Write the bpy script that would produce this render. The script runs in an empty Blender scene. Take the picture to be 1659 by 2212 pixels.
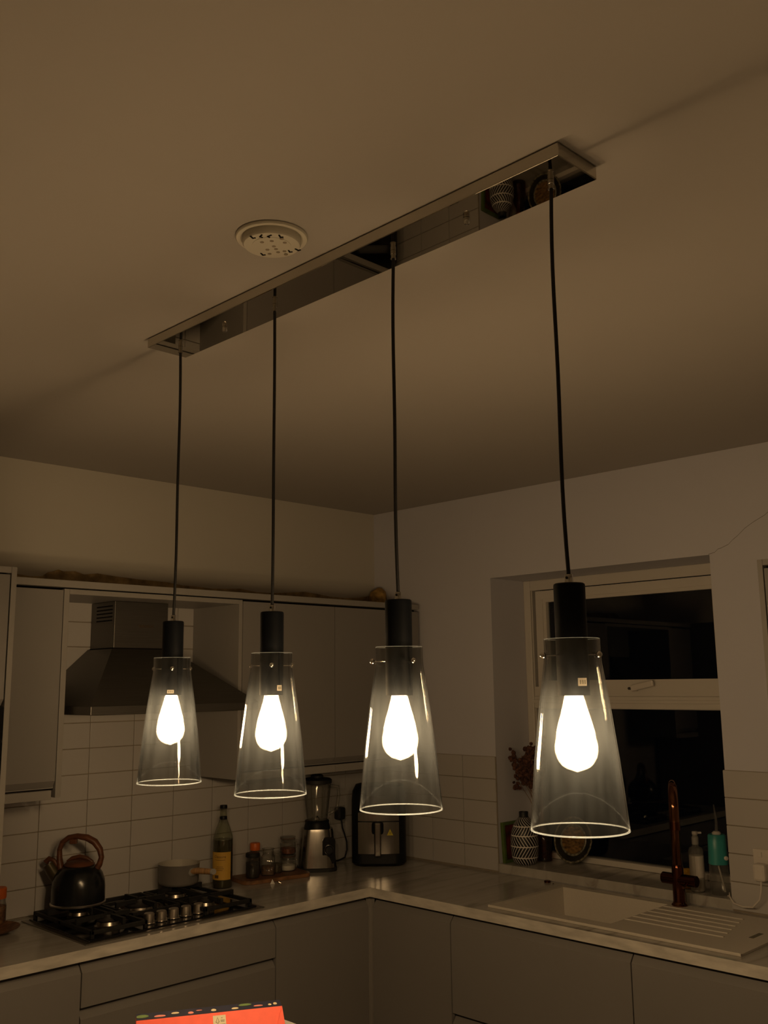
import bpy, bmesh, math, random
from mathutils import Vector, Matrix
random.seed(7)
PI = math.pi
sc = bpy.context.scene
COL = sc.collection

# ------------------------------------------------------------------ camera, world, exposure
CAM = (-3.63677, -3.71881, 1.77280)
YAW, PITCH, ROLL, FPX = math.radians(44.95237), math.radians(10.05213), math.radians(-0.67426), 2081.01
cam = bpy.data.objects.new('camera', bpy.data.cameras.new('camera'))
COL.objects.link(cam)
fw = Vector((math.sin(YAW)*math.cos(PITCH), math.cos(YAW)*math.cos(PITCH), math.sin(PITCH)))
rt = Vector((math.cos(YAW), -math.sin(YAW), 0)); up = rt.cross(fw)
r2 = rt*math.cos(ROLL) + up*math.sin(ROLL); u2 = -rt*math.sin(ROLL) + up*math.cos(ROLL)
cam.matrix_world = Matrix(((r2.x, u2.x, -fw.x, CAM[0]), (r2.y, u2.y, -fw.y, CAM[1]), (r2.z, u2.z, -fw.z, CAM[2]), (0, 0, 0, 1)))
cam.data.sensor_fit = 'VERTICAL'; cam.data.sensor_height = 36.0; cam.data.sensor_width = 27.0
cam.data.lens = 36.0*FPX/2212.0
cam.data.clip_start = 0.05
sc.camera = cam
world = bpy.data.worlds.new('night'); sc.world = world; world.use_nodes = True
world.node_tree.nodes['Background'].inputs[0].default_value = (0.10, 0.12, 0.16, 1)
world.node_tree.nodes['Background'].inputs[1].default_value = 0.004
sc.view_settings.view_transform = 'Standard'; sc.view_settings.look = 'None'
sc.view_settings.exposure = 0.0; sc.view_settings.gamma = 1.0; sc.view_settings.use_curve_mapping = False
sc.cycles.transparent_max_bounces = 24; sc.cycles.max_bounces = 7; sc.cycles.glossy_bounces = 4
sc.cycles.use_adaptive_sampling = True; sc.cycles.adaptive_threshold = 0.05
sc.cycles.diffuse_bounces = 4; sc.cycles.transmission_bounces = 8
sc.cycles.use_denoising = True; sc.cycles.sample_clamp_indirect = 4.0; sc.cycles.caustics_reflective = True; sc.cycles.caustics_refractive = False
BULB = 230.0
BULB_COL = (1.0, 0.675, 0.355)

# ------------------------------------------------------------------ materials
MATS = {}
def _nodes(name):
    m = bpy.data.materials.new(name); m.use_nodes = True
    nt = m.node_tree; b = nt.nodes['Principled BSDF']; return m, nt, b
def mat(name, col, rough=0.5, metal=0.0, var=0.06, scale=6.0, bump=0.0, bscale=60.0, spec=0.5, stretch=None, col2=None, coat=0.0, aniso=0.0):
    m, nt, b = _nodes(name); N = nt.nodes; L = nt.links
    tc = N.new('ShaderNodeTexCoord'); src = tc.outputs['Object']
    if stretch:
        mp = N.new('ShaderNodeMapping'); mp.inputs['Scale'].default_value = stretch; L.new(src, mp.inputs[0]); src = mp.outputs[0]
    nz = N.new('ShaderNodeTexNoise'); nz.inputs['Scale'].default_value = scale; nz.inputs['Detail'].default_value = 4; L.new(src, nz.inputs['Vector'])
    rp = N.new('ShaderNodeValToRGB')
    c2 = col2 or tuple(c*(1-2*var) for c in col); c1 = tuple(min(1, c*(1+var)) for c in col) if not col2 else col
    rp.color_ramp.elements[0].color = (*c2, 1); rp.color_ramp.elements[1].color = (*c1, 1)
    rp.color_ramp.elements[0].position = 0.3; rp.color_ramp.elements[1].position = 0.7
    L.new(nz.outputs['Fac'], rp.inputs[0]); L.new(rp.outputs[0], b.inputs['Base Color'])
    b.inputs['Roughness'].default_value = rough; b.inputs['Metallic'].default_value = metal
    b.inputs['Specular IOR Level'].default_value = spec
    if coat: b.inputs['Coat Weight'].default_value = coat; b.inputs['Coat Roughness'].default_value = 0.08
    if bump:
        n2 = N.new('ShaderNodeTexNoise'); n2.inputs['Scale'].default_value = bscale; n2.inputs['Detail'].default_value = 3; L.new(src, n2.inputs['Vector'])
        bp = N.new('ShaderNodeBump'); bp.inputs['Strength'].default_value = bump; bp.inputs['Distance'].default_value = 0.004
        L.new(n2.outputs['Fac'], bp.inputs['Height']); L.new(bp.outputs[0], b.inputs['Normal'])
    MATS[name] = m; return m
def glass(name, tint=(0.9, 0.9, 0.9), ior=1.45, rough=0.02, dust_haze=0.0, dustcol=(0.9, 0.88, 0.85), dscale=40.0, refl=1.0, edge=None):
    """thin-walled glass: Fresnel mix of clear pass-through and mirror reflection, plus a film of dust"""
    m = bpy.data.materials.new(name); m.use_nodes = True; nt = m.node_tree; N = nt.nodes; L = nt.links
    for n in list(N): N.remove(n)
    out = N.new('ShaderNodeOutputMaterial'); tr = N.new('ShaderNodeBsdfTransparent'); tr.inputs[0].default_value = (*tint, 1)
    if edge:   # a longer way through the wall where it is seen edge-on absorbs more
        lw = N.new('ShaderNodeLayerWeight'); lw.inputs['Blend'].default_value = 0.32
        mc = N.new('ShaderNodeMix'); mc.data_type = 'RGBA'; L.new(lw.outputs['Facing'], mc.inputs['Factor'])
        mc.inputs['A'].default_value = (*tint, 1); mc.inputs['B'].default_value = (*edge, 1); L.new(mc.outputs['Result'], tr.inputs[0])
    gl = N.new('ShaderNodeBsdfGlossy'); gl.inputs['Roughness'].default_value = rough; gl.inputs['Color'].default_value = (refl, refl, refl, 1)
    fr = N.new('ShaderNodeFresnel'); fr.inputs['IOR'].default_value = ior
    geo = N.new('ShaderNodeNewGeometry')   # same reflectance on either side of the wall
    mul = N.new('ShaderNodeMix'); mul.data_type = 'FLOAT'; mul.inputs['A'].default_value = ior; mul.inputs['B'].default_value = 1.0/ior
    L.new(geo.outputs['Backfacing'], mul.inputs['Factor']); L.new(mul.outputs['Result'], fr.inputs['IOR'])
    mx = N.new('ShaderNodeMixShader'); L.new(fr.outputs[0], mx.inputs[0]); L.new(tr.outputs[0], mx.inputs[1]); L.new(gl.outputs[0], mx.inputs[2])
    last = mx.outputs[0]
    if dust_haze:
        tc = N.new('ShaderNodeTexCoord'); nz = N.new('ShaderNodeTexNoise'); nz.inputs['Scale'].default_value = max(dscale, 1); nz.inputs['Detail'].default_value = 1.5
        mp = N.new('ShaderNodeMapping'); mp.inputs['Scale'].default_value = (1, 1, 0.12); L.new(tc.outputs['Object'], mp.inputs[0]); L.new(mp.outputs[0], nz.inputs['Vector'])
        mr = N.new('ShaderNodeMapRange'); mr.inputs['From Min'].default_value = 0.3; mr.inputs['From Max'].default_value = 0.75
        mr.inputs['To Min'].default_value = dust_haze*0.6; mr.inputs['To Max'].default_value = dust_haze*1.5; L.new(nz.outputs['Fac'], mr.inputs['Value'])
        df = N.new('ShaderNodeBsdfDiffuse'); df.inputs[0].default_value = (*dustcol, 1)
        tl = N.new('ShaderNodeBsdfTranslucent'); tl.inputs[0].default_value = (*dustcol, 1)
        md = N.new('ShaderNodeMixShader'); md.inputs[0].default_value = 0.5; L.new(df.outputs[0], md.inputs[1]); L.new(tl.outputs[0], md.inputs[2])
        m2 = N.new('ShaderNodeMixShader'); m2.inputs[0].default_value = dust_haze
        if dscale: L.new(mr.outputs[0], m2.inputs[0])
        L.new(last, m2.inputs[1]); L.new(md.outputs[0], m2.inputs[2]); last = m2.outputs[0]
    L.new(last, out.inputs[0]); MATS[name] = m; return m

mat('wall_paint_cast', (0.565, 0.565, 0.625), 0.85, var=0.02, scale=1.2, bump=0.08, bscale=25)  # cool colour cast put into the window wall's colour, bluer than wall_paint
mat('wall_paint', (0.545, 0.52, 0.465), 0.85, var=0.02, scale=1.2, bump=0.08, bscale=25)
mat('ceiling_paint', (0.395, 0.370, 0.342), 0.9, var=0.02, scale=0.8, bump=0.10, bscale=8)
mat('bare_plaster', (0.42, 0.30, 0.15), 0.95, var=0.3, scale=18, bump=0.8, bscale=60)
mat('crack', (0.10, 0.075, 0.05), 0.95, var=0.2)
mat('tile_white', (0.475, 0.46, 0.455), 0.28, var=0.015, scale=2.0, bump=0.03, bscale=14, spec=0.4)
mat('grout', (0.30, 0.255, 0.20), 0.95, var=0.1, scale=20)
mat('cabinet', (0.240, 0.230, 0.226), 0.42, var=0.012, scale=3, spec=0.35)
mat('cabinet_panel', (0.30, 0.288, 0.276), 0.45, var=0.012, scale=3, spec=0.35)
mat('carcass_dark', (0.05, 0.045, 0.04), 0.8, var=0.1)
mat('gap_dark', (0.012, 0.010, 0.009), 0.95, var=0.1, spec=0.1)
mat('floor_oak', (0.62, 0.56, 0.48), 0.5, var=0.12, scale=3, stretch=(1, 12, 1))
mat('upvc', (0.60, 0.57, 0.53), 0.35, var=0.01)
mat('steel', (0.36, 0.34, 0.31), 0.34, 1.0, var=0.06, scale=4, stretch=(60, 60, 1.5), bump=0.02, bscale=80)
mat('hood_steel', (0.150, 0.142, 0.130), 0.42, 0.85, var=0.05, scale=4, stretch=(2, 40, 60))
mat('steel_v', (0.27, 0.255, 0.235), 0.22, 1.0, var=0.05, scale=3, stretch=(80, 80, 1.0))
mat('chrome', (0.72, 0.70, 0.67), 0.08, 1.0, var=0.01)
mat('mirror_nickel', (0.60, 0.56, 0.49), 0.012, 1.0, var=0.02, scale=2, bump=0.006, bscale=4)
mat('black_satin', (0.006, 0.007, 0.009), 0.45, var=0.1, spec=0.22)
mat('holder_black', (0.0035, 0.0045, 0.0065), 0.5, var=0.1, spec=0.12)
mat('black_matt', (0.012, 0.012, 0.012), 0.6, var=0.15)
mat('black_gloss', (0.006, 0.006, 0.007), 0.10, var=0.1)
mat('cast_iron', (0.010, 0.010, 0.010), 0.55, var=0.25, scale=40, bump=0.2, bscale=200)
mat('cable_black', (0.008, 0.008, 0.010), 0.7, var=0.2, scale=300)
mat('burner_cap', (0.05, 0.045, 0.045), 0.45, 0.5, var=0.2, scale=20)
mat('burner_alu', (0.42, 0.38, 0.33), 0.28, 1.0, var=0.12, scale=25)
mat('knob_steel', (0.62, 0.57, 0.51), 0.36, 1.0, var=0.06, scale=20)
mat('kettle_black', (0.008, 0.009, 0.010), 0.22, var=0.1)
mat('wood_dark', (0.115, 0.040, 0.017), 0.45, var=0.25, scale=14, stretch=(1, 1, 6))
mat('wood_light', (0.50, 0.28, 0.12), 0.5, var=0.2, scale=14, stretch=(8, 1, 1))
mat('wood_board', (0.20, 0.085, 0.035), 0.5, var=0.35, scale=8, stretch=(2, 14, 14))
mat('board_edge', (0.27, 0.13, 0.055), 0.6, var=0.3, scale=20)
mat('kettle_spout', (0.075, 0.060, 0.030), 0.35, 0.4, var=0.1)
mat('pan_outer', (0.175, 0.162, 0.152), 0.4, var=0.08, scale=10)
mat('pan_inner', (0.42, 0.39, 0.34), 0.5, var=0.04)
mat('oil_label', (0.62, 0.36, 0.05), 0.6, var=0.08, scale=8)
mat('print_dark', (0.09, 0.05, 0.02), 0.7, var=0.1)
mat('oil', (0.045, 0.036, 0.010), 0.12, var=0.1)
mat('orange_plastic', (0.62, 0.13, 0.015), 0.45, var=0.08)
mat('spice_brown', (0.13, 0.06, 0.02), 0.8, var=0.4, scale=90)
mat('spice_red', (0.20, 0.055, 0.02), 0.8, var=0.4, scale=90)
mat('spice_dark', (0.02, 0.016, 0.012), 0.8, var=0.4, scale=90)
mat('spice_olive', (0.075, 0.055, 0.022), 0.8, var=0.4, scale=90)
mat('spice_mix', (0.33, 0.15, 0.04), 0.7, var=0.5, scale=70, col2=(0.10, 0.035, 0.02))
mat('salt', (0.75, 0.72, 0.68), 0.9, var=0.05, scale=80, bump=0.3, bscale=150)
mat('copper', (0.20, 0.088, 0.048), 0.10, 1.0, var=0.06, scale=4)
mat('copper_dark', (0.120, 0.042, 0.024), 0.16, 1.0, var=0.06, scale=4)
mat('sink_stone', (0.60, 0.56, 0.50), 0.45, var=0.02, scale=200)
mat('teal_plastic', (0.045, 0.29, 0.285), 0.35, var=0.04)
mat('white_plastic', (0.62, 0.58, 0.54), 0.4, var=0.02)
mat('grey_plastic', (0.35, 0.34, 0.32), 0.4, var=0.03)
mat('smoked_brass', (0.06, 0.05, 0.04), 0.4, var=0.1)
mat('red_card', (0.88, 0.105, 0.055), 0.55, var=0.03, scale=40)
mat('navy_card', (0.018, 0.020, 0.042), 0.55, var=0.1)
mat('petal_cream', (0.72, 0.60, 0.38), 0.6, var=0.05)
mat('petal_pink', (0.72, 0.25, 0.20), 0.6, var=0.05)
mat('petal_green', (0.14, 0.22, 0.07), 0.6, var=0.1)
mat('sticker', (0.66, 0.60, 0.42), 0.6, var=0.03)
mat('bulb_sticker', (0.55, 0.50, 0.42), 0.6, var=0.05)
mat('print_grey', (0.16, 0.15, 0.11), 0.7, var=0.05)
mat('green_frame', (0.10, 0.16, 0.035), 0.5, var=0.2, scale=20)
mat('picture_art', (0.19, 0.028, 0.020), 0.6, var=0.2, scale=22, col2=(0.015, 0.012, 0.012))
mat('dried_flower', (0.105, 0.042, 0.024), 0.9, var=0.4, scale=60, bump=0.6, bscale=120)
mat('dried_stem', (0.22, 0.10, 0.04), 0.9, var=0.3, scale=40)
mat('plate_dark', (0.020, 0.018, 0.012), 0.3, var=0.3, scale=30)
mat('plate_rim', (0.28, 0.25, 0.17), 0.35, var=0.3, scale=80, col2=(0.03, 0.028, 0.02))
mat('plate_art', (0.30, 0.17, 0.05), 0.45, var=0.3, scale=45, col2=(0.03, 0.014, 0.008), stretch=(1, 1, 2))
mat('block_yellow', (0.55, 0.30, 0.025), 0.9, var=0.15, scale=80, bump=0.6, bscale=150)
mat('warning_yellow', (0.60, 0.50, 0.03), 0.5, var=0.03)
mat('foam_ochre', (0.46, 0.28, 0.075), 0.8, var=0.3, scale=30, bump=0.8, bscale=60)
mat('alarm_white', (0.56, 0.53, 0.45), 0.6, var=0.03)
mat('alarm_grey', (0.26, 0.21, 0.15), 0.7, var=0.1)
mat('foil', (0.6, 0.55, 0.48), 0.2, 1.0, var=0.1, scale=60)
mat('island_base', (0.30, 0.29, 0.275), 0.5, var=0.02)
glass('shade_glass', (0.82, 0.815, 0.80), 1.55, 0.035, dust_haze=0.0040, dscale=55, dustcol=(0.72, 0.84, 0.98), edge=(0.55, 0.54, 0.52))
glass('shade_edge', (0.80, 0.79, 0.77), 1.5, 0.1, dust_haze=0.50, dustcol=(0.72, 0.84, 0.98), dscale=0)  # milky share imitates the glow of light piped to the cut edge
glass('bulb_glass', (0.97, 0.96, 0.93), 1.35, 0.03, dust_haze=0.035, dscale=0)  # diffuse film imitates a soft glow halo round the lit core
glass('clear_glass', (0.90, 0.90, 0.87), 1.6, 0.03, dust_haze=0.03, edge=(0.22, 0.22, 0.20))
glass('bottle_glass', (0.86, 0.88, 0.78), 1.5, 0.03, dust_haze=0.02, edge=(0.22, 0.24, 0.15))
glass('amber_glass', (0.42, 0.20, 0.10), 1.45, 0.04, dust_haze=0.02)
glass('tank_plastic', (0.80, 0.80, 0.78), 1.4, 0.12, dust_haze=0.10)
glass('window_glass', (0.80, 0.82, 0.82), 1.42, 0.0)
glass('clear_plastic', (0.85, 0.85, 0.82), 1.4, 0.08, dust_haze=0.15)

def marble(name, rot):
    m, nt, b = _nodes(name); N = nt.nodes; L = nt.links
    tc = N.new('ShaderNodeTexCoord'); mp = N.new('ShaderNodeMapping'); mp.inputs['Rotation'].default_value = (0, 0, rot); mp.inputs['Scale'].default_value = (0.9, 6.5, 4.0)
    L.new(tc.outputs['Object'], mp.inputs[0])
    n1 = N.new('ShaderNodeTexNoise'); n1.inputs['Scale'].default_value = 2.6; n1.inputs['Detail'].default_value = 8; n1.inputs['Distortion'].default_value = 0.7; L.new(mp.outputs[0], n1.inputs['Vector'])
    rp = N.new('ShaderNodeValToRGB'); e = rp.color_ramp.elements
    e[0].position = 0.28; e[0].color = (0.235, 0.215, 0.19, 1); e[1].position = 0.42; e[1].color = (0.385, 0.365, 0.335, 1)
    e.new(0.66).color = (0.45, 0.43, 0.40, 1)
    L.new(n1.outputs['Fac'], rp.inputs[0])
    L.new(rp.outputs[0], b.inputs['Base Color']); b.inputs['Roughness'].default_value = 0.16; b.inputs['Specular IOR Level'].default_value = 0.45
    MATS[name] = m
marble('marble', 0.06)
mat('island_stone', (0.82, 0.80, 0.77), 0.3, var=0.05, scale=3)

def vase_material():
    m, nt, b = _nodes('vase_print'); N = nt.nodes; L = nt.links
    tc = N.new('ShaderNodeTexCoord'); sp = N.new('ShaderNodeSeparateXYZ'); L.new(tc.outputs['Object'], sp.inputs[0])
    def M(op, a, bb=None, c=None):
        n = N.new('ShaderNodeMath'); n.operation = op
        for i, v in enumerate((a, bb, c)):
            if v is None: continue
            if isinstance(v, (int, float)): n.inputs[i].default_value = v
            else: L.new(v, n.inputs[i])
        return n.outputs[0]
    ang = M('DIVIDE', M('ARCTAN2', sp.outputs[1], sp.outputs[0]), 2*PI)
    z = sp.outputs[2]
    edges = [0.0, 0.032, 0.080, 0.127, 0.167, 0.205]
    tot = None; ring = None
    for i in range(5):
        inside = M('MULTIPLY', M('GREATER_THAN', z, edges[i]), M('LESS_THAN', z, edges[i+1]))
        sgn = 1 if i % 2 == 0 else -1
        k = 1.6 if i < 4 else 2.6
        ph = M('FRACT', M('ADD', M('MULTIPLY', ang, 26 if i < 4 else 20), M('MULTIPLY', z, sgn*k*26)))
        line = M('MULTIPLY', inside, M('LESS_THAN', ph, 0.25))
        tot = line if tot is None else M('MAXIMUM', tot, line)
    for e_ in edges[1:5]:
        rg = M('LESS_THAN', M('ABSOLUTE', M('SUBTRACT', z, e_)), 0.0024)
        tot = M('MAXIMUM', tot, rg)
    mx = N.new('ShaderNodeMix'); mx.data_type = 'RGBA'; L.new(tot, mx.inputs['Factor'])
    mx.inputs['A'].default_value = (0.010, 0.010, 0.012, 1); mx.inputs['B'].default_value = (0.74, 0.70, 0.66, 1)
    L.new(mx.outputs['Result'], b.inputs['Base Color']); b.inputs['Roughness'].default_value = 0.5
    MATS['vase_print'] = m
vase_material()

def emitter(name, col, s):
    m = bpy.data.materials.new(name); m.use_nodes = True; nt = m.node_tree
    for n in list(nt.nodes): nt.nodes.remove(n)
    o = nt.nodes.new('ShaderNodeOutputMaterial'); e = nt.nodes.new('ShaderNodeEmission')
    e.inputs[0].default_value = (*col, 1); e.inputs[1].default_value = s; nt.links.new(e.outputs[0], o.inputs[0]); MATS[name] = m
emitter('bulb_light', BULB_COL, BULB)

# ------------------------------------------------------------------ mesh helpers
class MB:
    def __init__(self): self.v = []; self.f = []
    def add(self, vs, fs):
        o = len(self.v); self.v += [tuple(p) for p in vs]; self.f += [tuple(i+o for i in f) for f in fs]; return self
    def box(self, x0, x1, y0, y1, z0, z1, b=0.0):
        x0, x1 = min(x0, x1), max(x0, x1); y0, y1 = min(y0, y1), max(y0, y1); z0, z1 = min(z0, z1), max(z0, z1)
        if b <= 0:
            return self.add([(x, y, z) for z in (z0, z1) for y in (y0, y1) for x in (x0, x1)],
                            [(0, 2, 3, 1), (4, 5, 7, 6), (0, 1, 5, 4), (2, 6, 7, 3), (0, 4, 6, 2), (1, 3, 7, 5)])
        bm = bmesh.new(); bmesh.ops.create_cube(bm, size=1)
        for v in bm.verts:
            v.co = ((x0+x1)/2+v.co.x*(x1-x0), (y0+y1)/2+v.co.y*(y1-y0), (z0+z1)/2+v.co.z*(z1-z0))
        bmesh.ops.bevel(bm, geom=bm.edges[:], offset=b, segments=2, profile=0.5, affect='EDGES')
        bm.verts.index_update(); self.add([v.co[:] for v in bm.verts], [[v.index for v in f.verts] for f in bm.faces]); bm.free(); return self
    def lathe(self, prof, c=(0, 0, 0), n=32, cap0=True, cap1=True, a0=0.0):
        vs = []; fs = []
        for r, z in prof:
            for k in range(n):
                a = a0+2*PI*k/n; vs.append((c[0]+r*math.cos(a), c[1]+r*math.sin(a), c[2]+z))
        for i in range(len(prof)-1):
            for k in range(n):
                k2 = (k+1) % n; fs.append((i*n+k, i*n+k2, (i+1)*n+k2, (i+1)*n+k))
        if cap0: fs.append(tuple(range(n-1, -1, -1)))
        if cap1: fs.append(tuple((len(prof)-1)*n+k for k in range(n)))
        return self.add(vs, fs)
    def tube(self, pts, r, n=10, cap=True, flat=1.0):
        pts = [Vector(p) for p in pts]; rs = r if isinstance(r, (list, tuple)) else [r]*len(pts)
        vs = []; fs = []; prev = None
        for i, p in enumerate(pts):
            t = (pts[min(i+1, len(pts)-1)]-pts[max(i-1, 0)]).normalized()
            if prev is None:
                a = Vector((0, 0, 1)) if abs(t.z) < 0.9 else Vector((1, 0, 0)); nrm = (a-t*a.dot(t)).normalized()
            else: nrm = (prev-t*prev.dot(t)).normalized()
            prev = nrm; bn = t.cross(nrm)
            for k in range(n):
                a = 2*PI*k/n; vs.append(p+nrm*(rs[i]*math.cos(a))+bn*(rs[i]*flat*math.sin(a)))
        for i in range(len(pts)-1):
            for k in range(n):
                k2 = (k+1) % n; fs.append((i*n+k, i*n+k2, (i+1)*n+k2, (i+1)*n+k))
        if cap: fs.append(tuple(range(n-1, -1, -1))); fs.append(tuple((len(pts)-1)*n+k for k in range(n)))
        return self.add(vs, fs)
    def prism(self, poly, axis, a0, a1):
        """polygon (u,v) extruded along an axis. axis 'x': (u,v)=(y,z); 'y': (x,z); 'z': (x,y)"""
        def P(u, v, a): return {'x': (a, u, v), 'y': (u, a, v), 'z': (u, v, a)}[axis]
        n = len(poly); vs = [P(u, v, a0) for u, v in poly]+[P(u, v, a1) for u, v in poly]
        fs = [tuple(range(n-1, -1, -1)), tuple(range(n, 2*n))]+[(k, (k+1) % n, n+(k+1) % n, n+k) for k in range(n)]
        return self.add(vs, fs)
    def slab(self, us, vs_, mask, a0, a1, axis='z'):
        """grid of cells, mask(i,j) says which are solid; only outer faces are made"""
        def P(u, v, a): return {'x': (a, u, v), 'y': (u, a, v), 'z': (u, v, a)}[axis]
        nu, nv = len(us), len(vs_); idx = {}; V = []; F = []
        def g(i, j, k):
            if (i, j, k) not in idx: idx[(i, j, k)] = len(V); V.append(P(us[i], vs_[j], (a0, a1)[k]))
            return idx[(i, j, k)]
        ok = lambda i, j: 0 <= i < nu-1 and 0 <= j < nv-1 and mask(i, j)
        for i in range(nu-1):
            for j in range(nv-1):
                if not ok(i, j): continue
                F.append((g(i, j, 1), g(i+1, j, 1), g(i+1, j+1, 1), g(i, j+1, 1))); F.append((g(i, j, 0), g(i, j+1, 0), g(i+1, j+1, 0), g(i+1, j, 0)))
                if not ok(i-1, j): F.append((g(i, j, 0), g(i, j, 1), g(i, j+1, 1), g(i, j+1, 0)))
                if not ok(i+1, j): F.append((g(i+1, j, 0), g(i+1, j+1, 0), g(i+1, j+1, 1), g(i+1, j, 1)))
                if not ok(i, j-1): F.append((g(i, j, 0), g(i+1, j, 0), g(i+1, j, 1), g(i, j, 1)))
                if not ok(i, j+1): F.append((g(i, j+1, 0), g(i, j+1, 1), g(i+1, j+1, 1), g(i+1, j+1, 0)))
        return self.add(V, F)
    def xf(self, M):
        self.v = [tuple(M @ Vector(p)) for p in self.v]; return self

def mesh_of(name, mb, smooth=None):
    me = bpy.data.meshes.new(name); me.from_pydata(mb.v, [], mb.f); me.update()
    bm = bmesh.new(); bm.from_mesh(me); bmesh.ops.recalc_face_normals(bm, faces=bm.faces[:]); bm.to_mesh(me); bm.free()
    if smooth:
        me.polygons.foreach_set('use_smooth', [True]*len(me.polygons)); me.set_sharp_from_angle(angle=math.radians(smooth))
    return me
def root_loc(p):
    t = Vector((0, 0, 0))
    while p is not None: t += p.location; p = p.parent
    return t
def obj(name, mb, m, parent=None, smooth=None, world=False, label=None):
    """one mesh object; world=True: the vertices are world coordinates (parent unrotated)"""
    if world and parent is not None:
        o_ = root_loc(parent); mb.v = [(a-o_.x, b-o_.y, c-o_.z) for a, b, c in mb.v]
    o = bpy.data.objects.new(name, mesh_of(name, mb, smooth)); COL.objects.link(o)
    o.data.materials.append(MATS[m])
    if parent is not None: o.parent = parent
    if label: o['label'] = label
    return o
def tag(o, label, cat, group=None):
    o['label'] = label; o['category'] = cat
    if group: o['group'] = group
    return o
def thing(name, label, cat, loc=(0, 0, 0), rotz=0.0, group=None):
    o = bpy.data.objects.new(name, None); COL.objects.link(o); o.empty_display_size = 0.05
    o.location = loc; o.rotation_euler = (0, 0, rotz); return tag(o, label, cat, group)
def single(name, mb, m, loc, label, cat, rotz=0.0, group=None, smooth=None):
    o = obj(name, mb, m, None, smooth); o.location = loc; o.rotation_euler = (0, 0, rotz); return tag(o, label, cat, group)
def struct(name, mb, m, smooth=None):
    o = obj(name, mb, m, None, smooth); o['kind'] = 'structure'; return o
def text_mb(s, size, depth=0.0006):
    cu = bpy.data.curves.new('t', 'FONT'); cu.body = s; cu.size = size; cu.extrude = depth; cu.align_x = 'CENTER'; cu.align_y = 'CENTER'; cu.resolution_u = 3
    to = bpy.data.objects.new('t', cu); COL.objects.link(to); bpy.context.view_layer.update()
    me = to.evaluated_get(bpy.context.evaluated_depsgraph_get()).to_mesh()
    mb = MB().add([v.co[:] for v in me.vertices], [tuple(p.vertices) for p in me.polygons])
    bpy.data.objects.remove(to); bpy.data.curves.remove(cu); return mb
def arc(cx, cz, r, a0, a1, n): return [(cx+r*math.cos(a0+(a1-a0)*k/n), cz+r*math.sin(a0+(a1-a0)*k/n)) for k in range(n+1)]
def rrect(w, d, r, n=5):
    p = []
    for sx, sy, a in ((1, 1, 0), (-1, 1, PI/2), (-1, -1, PI), (1, -1, 1.5*PI)):
        p += arc(sx*(w/2-r), sy*(d/2-r), r, a, a+PI/2, n)
    return p
def loft(mb, rings, cap=True):
    n = len(rings[0]); vs = [p for r in rings for p in r]; fs = []
    for i in range(len(rings)-1):
        for k in range(n): fs.append((i*n+k, i*n+(k+1) % n, (i+1)*n+(k+1) % n, (i+1)*n+k))
    if cap: fs.append(tuple(range(n-1, -1, -1))); fs.append(tuple((len(rings)-1)*n+k for k in range(n)))
    return mb.add(vs, fs)

# ------------------------------------------------------------------ key dimensions (metres, corner of the two walls = origin)
H = 2.679; ZT = 0.91; TH = 0.038
XL, YF = -5.2, -5.6                      # far walls behind the photographer
WY0, WY1, WZ0, WZ1, WX = -1.922, -0.797, 0.9505, 2.264, 0.27   # window opening and depth of its reveal
DA, DB = 0.586, 0.622                     # worktop depths
FA, FB = -0.576, -0.611                   # base unit fronts
WF = -0.35                                # wall unit fronts

# ------------------------------------------------------------------ setting
struct('floor', MB().box(XL, 0.4, YF, 0.1, -0.1, 0.0), 'floor_oak')
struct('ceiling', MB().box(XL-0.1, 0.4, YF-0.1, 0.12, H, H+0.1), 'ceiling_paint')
wall_back = struct('wall_back', MB().box(XL-0.1, 0.0, 0.004, 0.12, 0, H), 'wall_paint')
struct('wall_left', MB().box(XL-0.1, XL, YF, 0.004, 0, H), 'wall_paint')
struct('wall_front', MB().box(XL-0.1, 0.4, YF-0.1, YF, 0, H), 'wall_paint')
ys = [YF, WY0, WY1, 0.12]; zs = [0, 0.912, WZ1, H]
wall_right = struct('wall_right', MB().slab(ys, zs, lambda i, j: not (i == 1 and j == 1), 0.0, 0.40, 'x'), 'wall_paint_cast')

# grout beds and tiles
TW, THH, XO, ZO, ZB = 0.2022, 0.102, -2.0472, 1.3204, 1.4267
def grout(name, mb, parent): return obj(name, mb, 'grout', parent)
grout('grout', MB().box(-2.25, 0.0, 0.0005, 0.004, ZT, 1.46), wall_back)
grout('grout', MB().box(-1.95, -1.14, 0.0005, 0.004, 1.46, 2.125), wall_back)
grout('grout', MB().box(-0.0035, 0.0, WY1-0.002, 0.0, ZT, ZB), wall_right)
grout('grout', MB().box(-0.0035, 0.0, -3.33, WY0+0.004, ZT, ZB), wall_right)
tile_meshes = {}
def tile(u0, u1, z0, z1, side):
    g = 0.0017; w = round(u1-u0-2*g, 4); h = round(z1-z0-2*g, 4)
    if w < 0.004 or h < 0.004: return
    key = (w, h, side)
    if key not in tile_meshes:
        mb = MB().box(-w/2, w/2, -0.0058, 0.0025, -h/2, h/2, 0.0011)
        if side == 'right': mb.v = [(b, -a, c) for a, b, c in mb.v]
        tile_meshes[key] = mesh_of('tile', mb); tile_meshes[key].materials.append(MATS['tile_white'])
    o = bpy.data.objects.new('tile', tile_meshes[key]); COL.objects.link(o)
    j = random.uniform(-0.0003, 0.0003)
    if side == 'back': o.parent = wall_back; o.location = ((u0+u1)/2, 0.001+j, (z0+z1)/2)
    else: o.parent = wall_right; o.location = (-0.003+j, (u0+u1)/2, (z0+z1)/2)
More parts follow.
